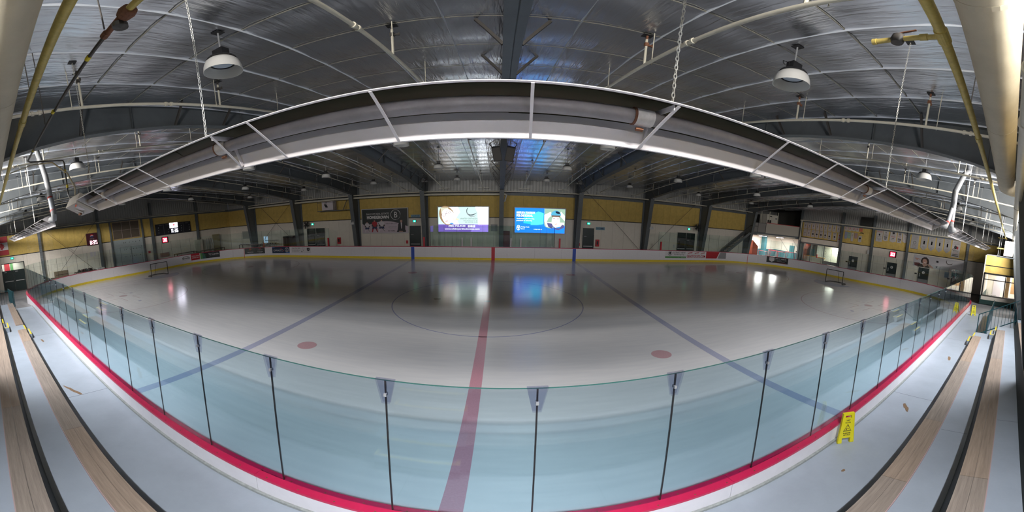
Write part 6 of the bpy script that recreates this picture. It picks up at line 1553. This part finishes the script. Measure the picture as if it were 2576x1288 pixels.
# ------------------------------------------------------------------ guard rails by the bleachers
def railing(a, b, h0, h1, label, n, m=mRAIL, panel=False, legs=True, zb=0.12):
    r = empty('guard_rail', a, label, 'railing'); a = Vector(a); b = Vector(b)
    top = [a+Vector((0,0,h0)), b+Vector((0,0,h1))]; bot = [a+Vector((0,0,zb)), b+Vector((0,0,zb))]
    MB().tube([tuple(bot[0]), tuple(top[0]), tuple(top[1]), tuple(bot[1]), tuple(bot[0])], 0.024, 8).build('frame', m, r, smooth=True)
    for k in range(1, n):
        t = k/n; MB().tube([tuple(bot[0]*(1-t)+bot[1]*t), tuple(top[0]*(1-t)+top[1]*t)], 0.008, 6).build('baluster', m, r)
    if legs:
        for t in (0.15, 0.8): p = a*(1-t)+b*t; MB().tube([tuple(p), tuple(p+Vector((0,0,zb)))], 0.024, 8).build('leg', m, r)
    if panel:
        nn_ = (b-a).cross(Vector((0,0,1))).normalized()*0.01; MB().prism([tuple(bot[0]), tuple(bot[1]), tuple(top[1]), tuple(top[0])], tuple(nn_)).build('mesh_panel', m, r)
    return r
railing((15.0, -14.25, 0.78), (15.0, -16.6, 2.0), 1.05, 1.05, 'dark green sloping stair rail at the right end of the bleachers', 16)
railing((15.0, -14.65, 0.78), (20.6, -14.65, 0.78), 1.05, 1.05, 'dark green rail running away beside the right ramp', 26, panel=True)
railing((15.9, -16.0, 0.78), (20.6, -16.0, 0.78), 1.05, 1.05, 'dark green rail behind the ramp at the right wall', 24)
railing((-19.1, -14.1, 0.78), (-19.1, -16.6, 1.3), 1.05, 1.05, 'dark blue green rail across the left end of the bleachers', 16)
railing((-19.2, -14.15, 0.78), (-23.5, -14.2, 0.45), 1.05, 1.05, 'dark blue green rail running down beside the left ramp', 18)
# ------------------------------------------------------------------ wet floor signs
def wet_sign(c, ang, lean, label, hgt=0.64, both=True, group=None):
    """c = foot centre, ang = direction the printed face looks (xy angle), lean = tilt back"""
    s_ = empty('wet_floor_sign', c, label, 'wet floor sign', group); c = Vector(c)
    n0 = Vector((math.cos(ang), math.sin(ang), 0)); r0 = Vector((-math.sin(ang), math.cos(ang), 0))
    def face(n0, r0, foot, lean, nm):
        upv = (Vector((0,0,1))*math.cos(lean)-n0*math.sin(lean)); nv = (n0*math.cos(lean)+Vector((0,0,1))*math.sin(lean))
        def P(u, v, d=0): return tuple(foot+r0*u+upv*v+nv*d)
        wb, wt = 0.145, 0.10
        W = lambda v: wb+(wt-wb)*v/hgt
        quads = [[(-W(0),0),(-W(0)+.075,0),(-W(.1)+.06,.11),(-W(.1),.11)], [(W(0)-.075,0),(W(0),0),(W(.1),.11),(W(.1)-.06,.11)],
                 [(-W(.11),.11),(W(.11),.11),(W(.53),.53),(-W(.53),.53)], [(-W(.53),.53),(-.055,.53),(-.055,.59),(-W(.59),.59)], [(.055,.53),(W(.53),.53),(W(.59),.59),(.055,.59)], [(-W(.59),.59),(W(.59),.59),(W(hgt),hgt),(-W(hgt),hgt)]]
        mb = MB()
        for q in quads: mb.prism([P(u, v, -0.012) for u, v in q], nv*0.014)
        for sx in (-1, 1): mb.prism([P(sx*(W(0.02)-0.008), 0.0, 0.002), P(sx*W(0.02), 0, 0.002), P(sx*W(hgt), hgt, 0.002), P(sx*(W(hgt)-0.008), hgt, 0.002)], nv*0.006)
        p = mb.build(nm, mSIGNY, s_)
        class F2:
            n = nv
            @staticmethod
            def p(u, v, d=0): return Vector(P(u, v, d))
        text(F2, 'WET', -0.035, 0.475, 0.035, 0.505, 0.004, mINK, p, bold=.03); text(F2, 'FLOOR', -0.048, 0.43, 0.048, 0.46, 0.004, mINK, p, bold=.03)
        text(F2, 'PLANCHER', -0.068, 0.205, 0.068, 0.232, 0.004, mINK, p, bold=.03); text(F2, 'MOUILLE', -0.058, 0.165, 0.058, 0.192, 0.004, mINK, p, bold=.03)
        def tri(k): return [(-.075*k, .335-.075*k), (.075*k, .335-.075*k), (0, .335+.085*k)]
        mb = MB()
        for k0, k1 in ((1.0, .88), (.78, .70)):
            A, Bq = tri(k0), tri(k1)
            for i in range(3):
                j = (i+1) % 3; mb.add([P(*A[i], .004), P(*A[j], .004), P(*Bq[j], .004), P(*Bq[i], .004)], [(0,1,2,3)])
        for q in ([(-.03,.285),(-.015,.285),(.0,.33),(-.01,.335)], [(-.01,.335),(.0,.33),(.025,.30),(.03,.31),(.005,.35)], [(0,.36),(.015,.37),(.01,.385),(-.005,.375)]): mb.add([P(u, v, .004) for u, v in q], [tuple(range(4))])
        mb.build('warning_triangle', mINK, p)
    face(n0, r0, c+n0*(math.sin(lean)*hgt if both else 0), lean, 'front_panel')
    if both: face(-n0, -r0, c-n0*math.sin(lean)*hgt, lean, 'rear_panel')
    else: face(n0, r0, c-n0*0.03, lean*0.98, 'rear_panel')
    return s_
wet_sign((5.17, -13.25, 0.785), math.radians(-125), 0.07, 'tall yellow wet floor sign leaning folded against the near boards', 0.64, both=False)
wet_sign((20.15, -13.5, 0.785), math.radians(195), 0.26, 'open yellow wet floor sign at the far right end of the walkway', 0.64)

# ------------------------------------------------------------------ clutter behind the left end and far left corner
def table(c, sz, h, m, label, legs=True, name='work_table', cat='table'):
    t = empty(name, c, label, cat); x, y, z = c
    MB().box(x-sz[0]/2, y-sz[1]/2, z+h-0.05, x+sz[0]/2, y+sz[1]/2, z+h).build('table_top', m, t)
    for sx in (-1, 1):
        for sy in (-1, 1): MB().box(x+sx*(sz[0]/2-0.05)-0.03, y+sy*(sz[1]/2-0.05)-0.03, z, x+sx*(sz[0]/2-0.05)+0.03, y+sy*(sz[1]/2-0.05)+0.03, z+h-0.05).build('leg', m, t)
    return t
mBRN = mat('dark_brown', (0.07, 0.05, 0.035), 0.7); mTAN = mat('tan_box', (0.16, 0.12, 0.08), 0.7)
table((-31.8, -8.2, 0), (0.8, 2.2), 0.85, mBRN, 'dark brown work bench behind the left corner glass')
o = MB().box(-32.1, -8.9, 0.85, -31.6, -7.5, 1.45).build('tool_chest', mTAN, base=(-31.8, -8.2, 0.85)); tag(o, 'brown chest standing on the dark work bench', 'chest'); MB().box(-31.59, -8.8, 1.1, -31.58, -7.6, 1.13).build('drawer_gap', mBLACK, o)
table((-31.8, -5.6, 0), (0.8, 2.3), 1.05, mBRN, 'dark steel frame table piled with gear behind the left glass')
rnd = random.Random(11)
for k in range(6):
    x, y = -31.8+rnd.uniform(-.2, .2), -6.3+k*0.27
    o = MB().lathe([(0, 0), (0.16, 0.02), (0.18, 0.1), (0.1, 0.2+rnd.random()*0.08), (0, 0.24)], (x, y, 1.05), 9).build('gear_bag', mat('bag%d' % (k % 3), (0.03+0.02*(k % 3), 0.03, 0.03), 0.8), base=(x, y, 1.05)); tag(o, ''+('first','second','third','fourth','fifth','sixth')[k]+' dark lumpy bag from the corner doors on the gear table', 'bag', 'dark bags piled on the gear table')
o = MB().box(-32.2, -4.3, 0, -31.7, -3.5, 1.15).build('storage_crate', mLGREY, base=(-31.9, -3.9, 0)); tag(o, 'pale plastic crate stack beside the wall column', 'crate')
for k, (y, lb) in enumerate(((-4.4, 'left white notice sheet under the period clock'), (-4.0, 'right white notice sheet under the period clock'))):
    o = slab(frL, y, 2.35, y+0.28, 2.85, 0, 0.01, 'notice_sheet', mPOSTER, None, base='auto'); tag(o, lb, 'notice')
o = slab(frL, 2.75, 1.75, 3.0, 2.0, 0, 0.08, 'fire_alarm', mREDB, None, base='auto'); tag(o, 'small red alarm box right of the overhead door', 'alarm')
o = slab(frL, 4.3, 1.0, 5.5, 1.5, 0, 0.1, 'wall_cabinet', mat('pinkish', (0.30, 0.18, 0.17), 0.6), None, base='auto'); tag(o, 'low reddish wall cabinet under the shot clock', 'cabinet')
# players' benches and stacked material in the far left corner
for k, (x, y, L_, lb) in enumerate(((-31.8, 7.0, 3.0, 'dark low bench behind the red board advert'), (-30.6, 10.3, 3.4, 'dark long bench behind the left far corner glass'), (-27.5, 13.9, 3.6, 'dark bench beside the far left column'))):
    if k < 2: table((x, y, 0), (0.7, L_), 1.25, mBRN, lb, name='long_bench', cat='bench'); 
    else: table((x, y, 0), (L_, 0.7), 1.35, mBRN, lb, name='long_bench', cat='bench')
def sheet_panel(x, y, w_, h_, m, lb):
    o = MB().box(x, y, 0.0, x+0.05, y+w_, h_).build('plywood_sheet', m, base=(x, y, 0)); tag(o, lb, 'panel')
sheet_panel(-32.8, 9.2, 1.3, 2.5, mat('panel_pale', (0.50, 0.50, 0.42), 0.5), 'pale square panel leaning on the left wall beyond the scoreboard')
sheet_panel(-32.9, 12.3, 1.2, 2.9, mat('panel_tan', (0.28, 0.24, 0.12), 0.6), 'tan sheet standing against the far end of the left wall')
for k in range(4):
    o = MB().prism([(-32.6+.02*k, 11.0+k*.35, 0), (-32.6+.02*k, 11.12+k*.35, 0), (-32.9, 11.3+k*.35, 2.5), (-32.9, 11.2+k*.35, 2.5)], (0.03, 0, 0)).build('leaning_pole', mGREY, base=(-32.7, 11+k*.35, 0)); tag(o, ''+('first','second','third','fourth')[k]+' grey leaning pole counted from the scoreboard side', 'pole', 'grey poles leaning in the far left corner')
o = slab(frF, -30.9, 1.9, -28.9, 2.9, 0, 0.02, 'white_board', mat('board_pale', (0.34, 0.35, 0.32), 0.5), None, base='auto'); tag(o, 'faint pale board on the far wall near the left corner', 'board')
o = slab(frF, -27.1, 1.3, -26.45, 2.1, 0, 0.03, 'wall_window', emis('dusk_pane', (0.30, 0.45, 0.60), 0.9), None, base='auto'); tag(o, 'small two pane bluish window in the far wall left of the dark shelter', 'window'); slab(frF, -26.80, 1.3, -26.74, 2.1, 0.03, 0.05, 'mullion', mGREY, o)
sh = empty('players_shelter', (-21.8, 15.0, 0), 'dark framed glazed shelter left of the left double doors', 'shelter')
MB().box(-22.7, 14.3, 0, -22.55, 15.6, 2.15).build('post', mat('shelter_brown', (0.12, 0.06, 0.04), 0.6), sh)
MB().box(-22.7, 14.3, 2.0, -21.3, 15.6, 2.15).build('roof', mBLACK, sh); MB().box(-22.6, 15.3, 0, -21.3, 15.4, 2.0).build('back_panel', mBPIPE, sh)
for x in (-22.2, -21.8, -21.33): MB().box(x-0.03, 14.3, 0, x+0.03, 14.36, 2.1).build('mullion', mBRN, sh)
ck = empty('wire_cart', (-24.4, 14.4, 0), 'dark wire cart full of gear left of the glazed shelter', 'cart')
mb = MB()
for z in (0.5, 1.3, 1.75): mb.tube([(-25.3, 14.1, z), (-23.6, 14.1, z), (-23.6, 14.7, z), (-25.3, 14.7, z), (-25.3, 14.1, z)], 0.02, 6)
for k in range(9): x = -25.3+k*0.2125; mb.tube([(x, 14.1, -0.05), (x, 14.1, 1.75)], 0.012, 5)
mb.build('wire_frame', mBLACK, ck)
for k in range(8):
    x = -25.1+k*0.19; MB().lathe([(0, 0), (.07, .01), (.08, .1), (0, .18)], (x, 14.4, 1.3), 8).build('gear', mGREY if k % 2 else mBLACK, ck)
o = MB().lathe([(0, 0), (.2, 0), (.05, .62), (0, .65)], (-25.7, 14.3, 0.9), 12).build('traffic_cone', mat('cone', (0.45, 0.10, 0.04), 0.6), base=(-25.7, 14.3, 0.9)); tag(o, 'small orange cone beside the wire cart', 'cone')
for k in range(5):
    x = -29.3+k*0.42
    o = MB().lathe([(0, 0), (.05, 0), (.055, .15), (.025, .2), (.025, .24), (0, .24)], (x, 13.9, 1.352), 10).build('water_bottle', mPOSTER, base=(x, 13.9, 1.352)); tag(o, ''+('first','second','third','fourth','fifth')[k]+' white bottle from the left on the dark far bench', 'bottle', 'white bottles on the far left bench')

# ------------------------------------------------------------------ tidy up: weld rings, separate joined pieces
def islands(me):
    p = list(range(len(me.vertices)))
    def f(i):
        while p[i] != i: p[i] = p[p[i]]; i = p[i]
        return i
    for e in me.edges:
        a, b = f(e.vertices[0]), f(e.vertices[1])
        if a != b: p[a] = b
    g = {}
    for q in me.polygons: g.setdefault(f(q.vertices[0]), []).append(q)
    return list(g.values())
WELD = ('crease_line', 'centre_circle', 'referee_crease', 'faceoff_circle', 'seam_lip', 'bulb', 'roundel', 'oval')
SPLIT = ('walkway_joint', 'tread_joint', 'coupling', 'bracket', 'hinge', 'louvre_blade', 'grille_blade', 'small_digits', 'brace_rod', 'backing', 'wicket_gap', 'photo_figures', 'logo_marks')
for o in list(S.objects):
    if o.type != 'MESH': continue
    nm = o.name.split('.')[0]
    if nm in WELD:
        bm = bmesh.new(); bm.from_mesh(o.data); bmesh.ops.remove_doubles(bm, verts=bm.verts, dist=1e-4); bm.to_mesh(o.data); bm.free()
    elif nm in SPLIT:
        isl = islands(o.data)
        if len(isl) < 2: continue
        one = {'hinge': 'hinge', 'louvre_blade': 'louvre_blade'}.get(nm, nm[:-1] if nm in ('small_digits', 'photo_figures', 'logo_marks') else nm)
        me0 = o.data
        for k, polys in enumerate(isl):
            idx = {}; vs = []; fs = []
            for q in polys:
                for v in q.vertices:
                    if v not in idx: idx[v] = len(vs); vs.append(tuple(me0.vertices[v].co))
                fs.append(tuple(idx[v] for v in q.vertices))
            me = bpy.data.meshes.new(one); me.from_pydata(vs, [], fs)
            for m_ in me0.materials: me.materials.append(m_)
            me.update()
            if k == 0: o.data = me; o.name = one; continue
            c = bpy.data.objects.new(one, me); COL.objects.link(c); c.parent = o.parent; c.location = o.location
            for kk in o.keys():
                if kk in ('kind', 'label', 'category', 'group'): c[kk] = o[kk]
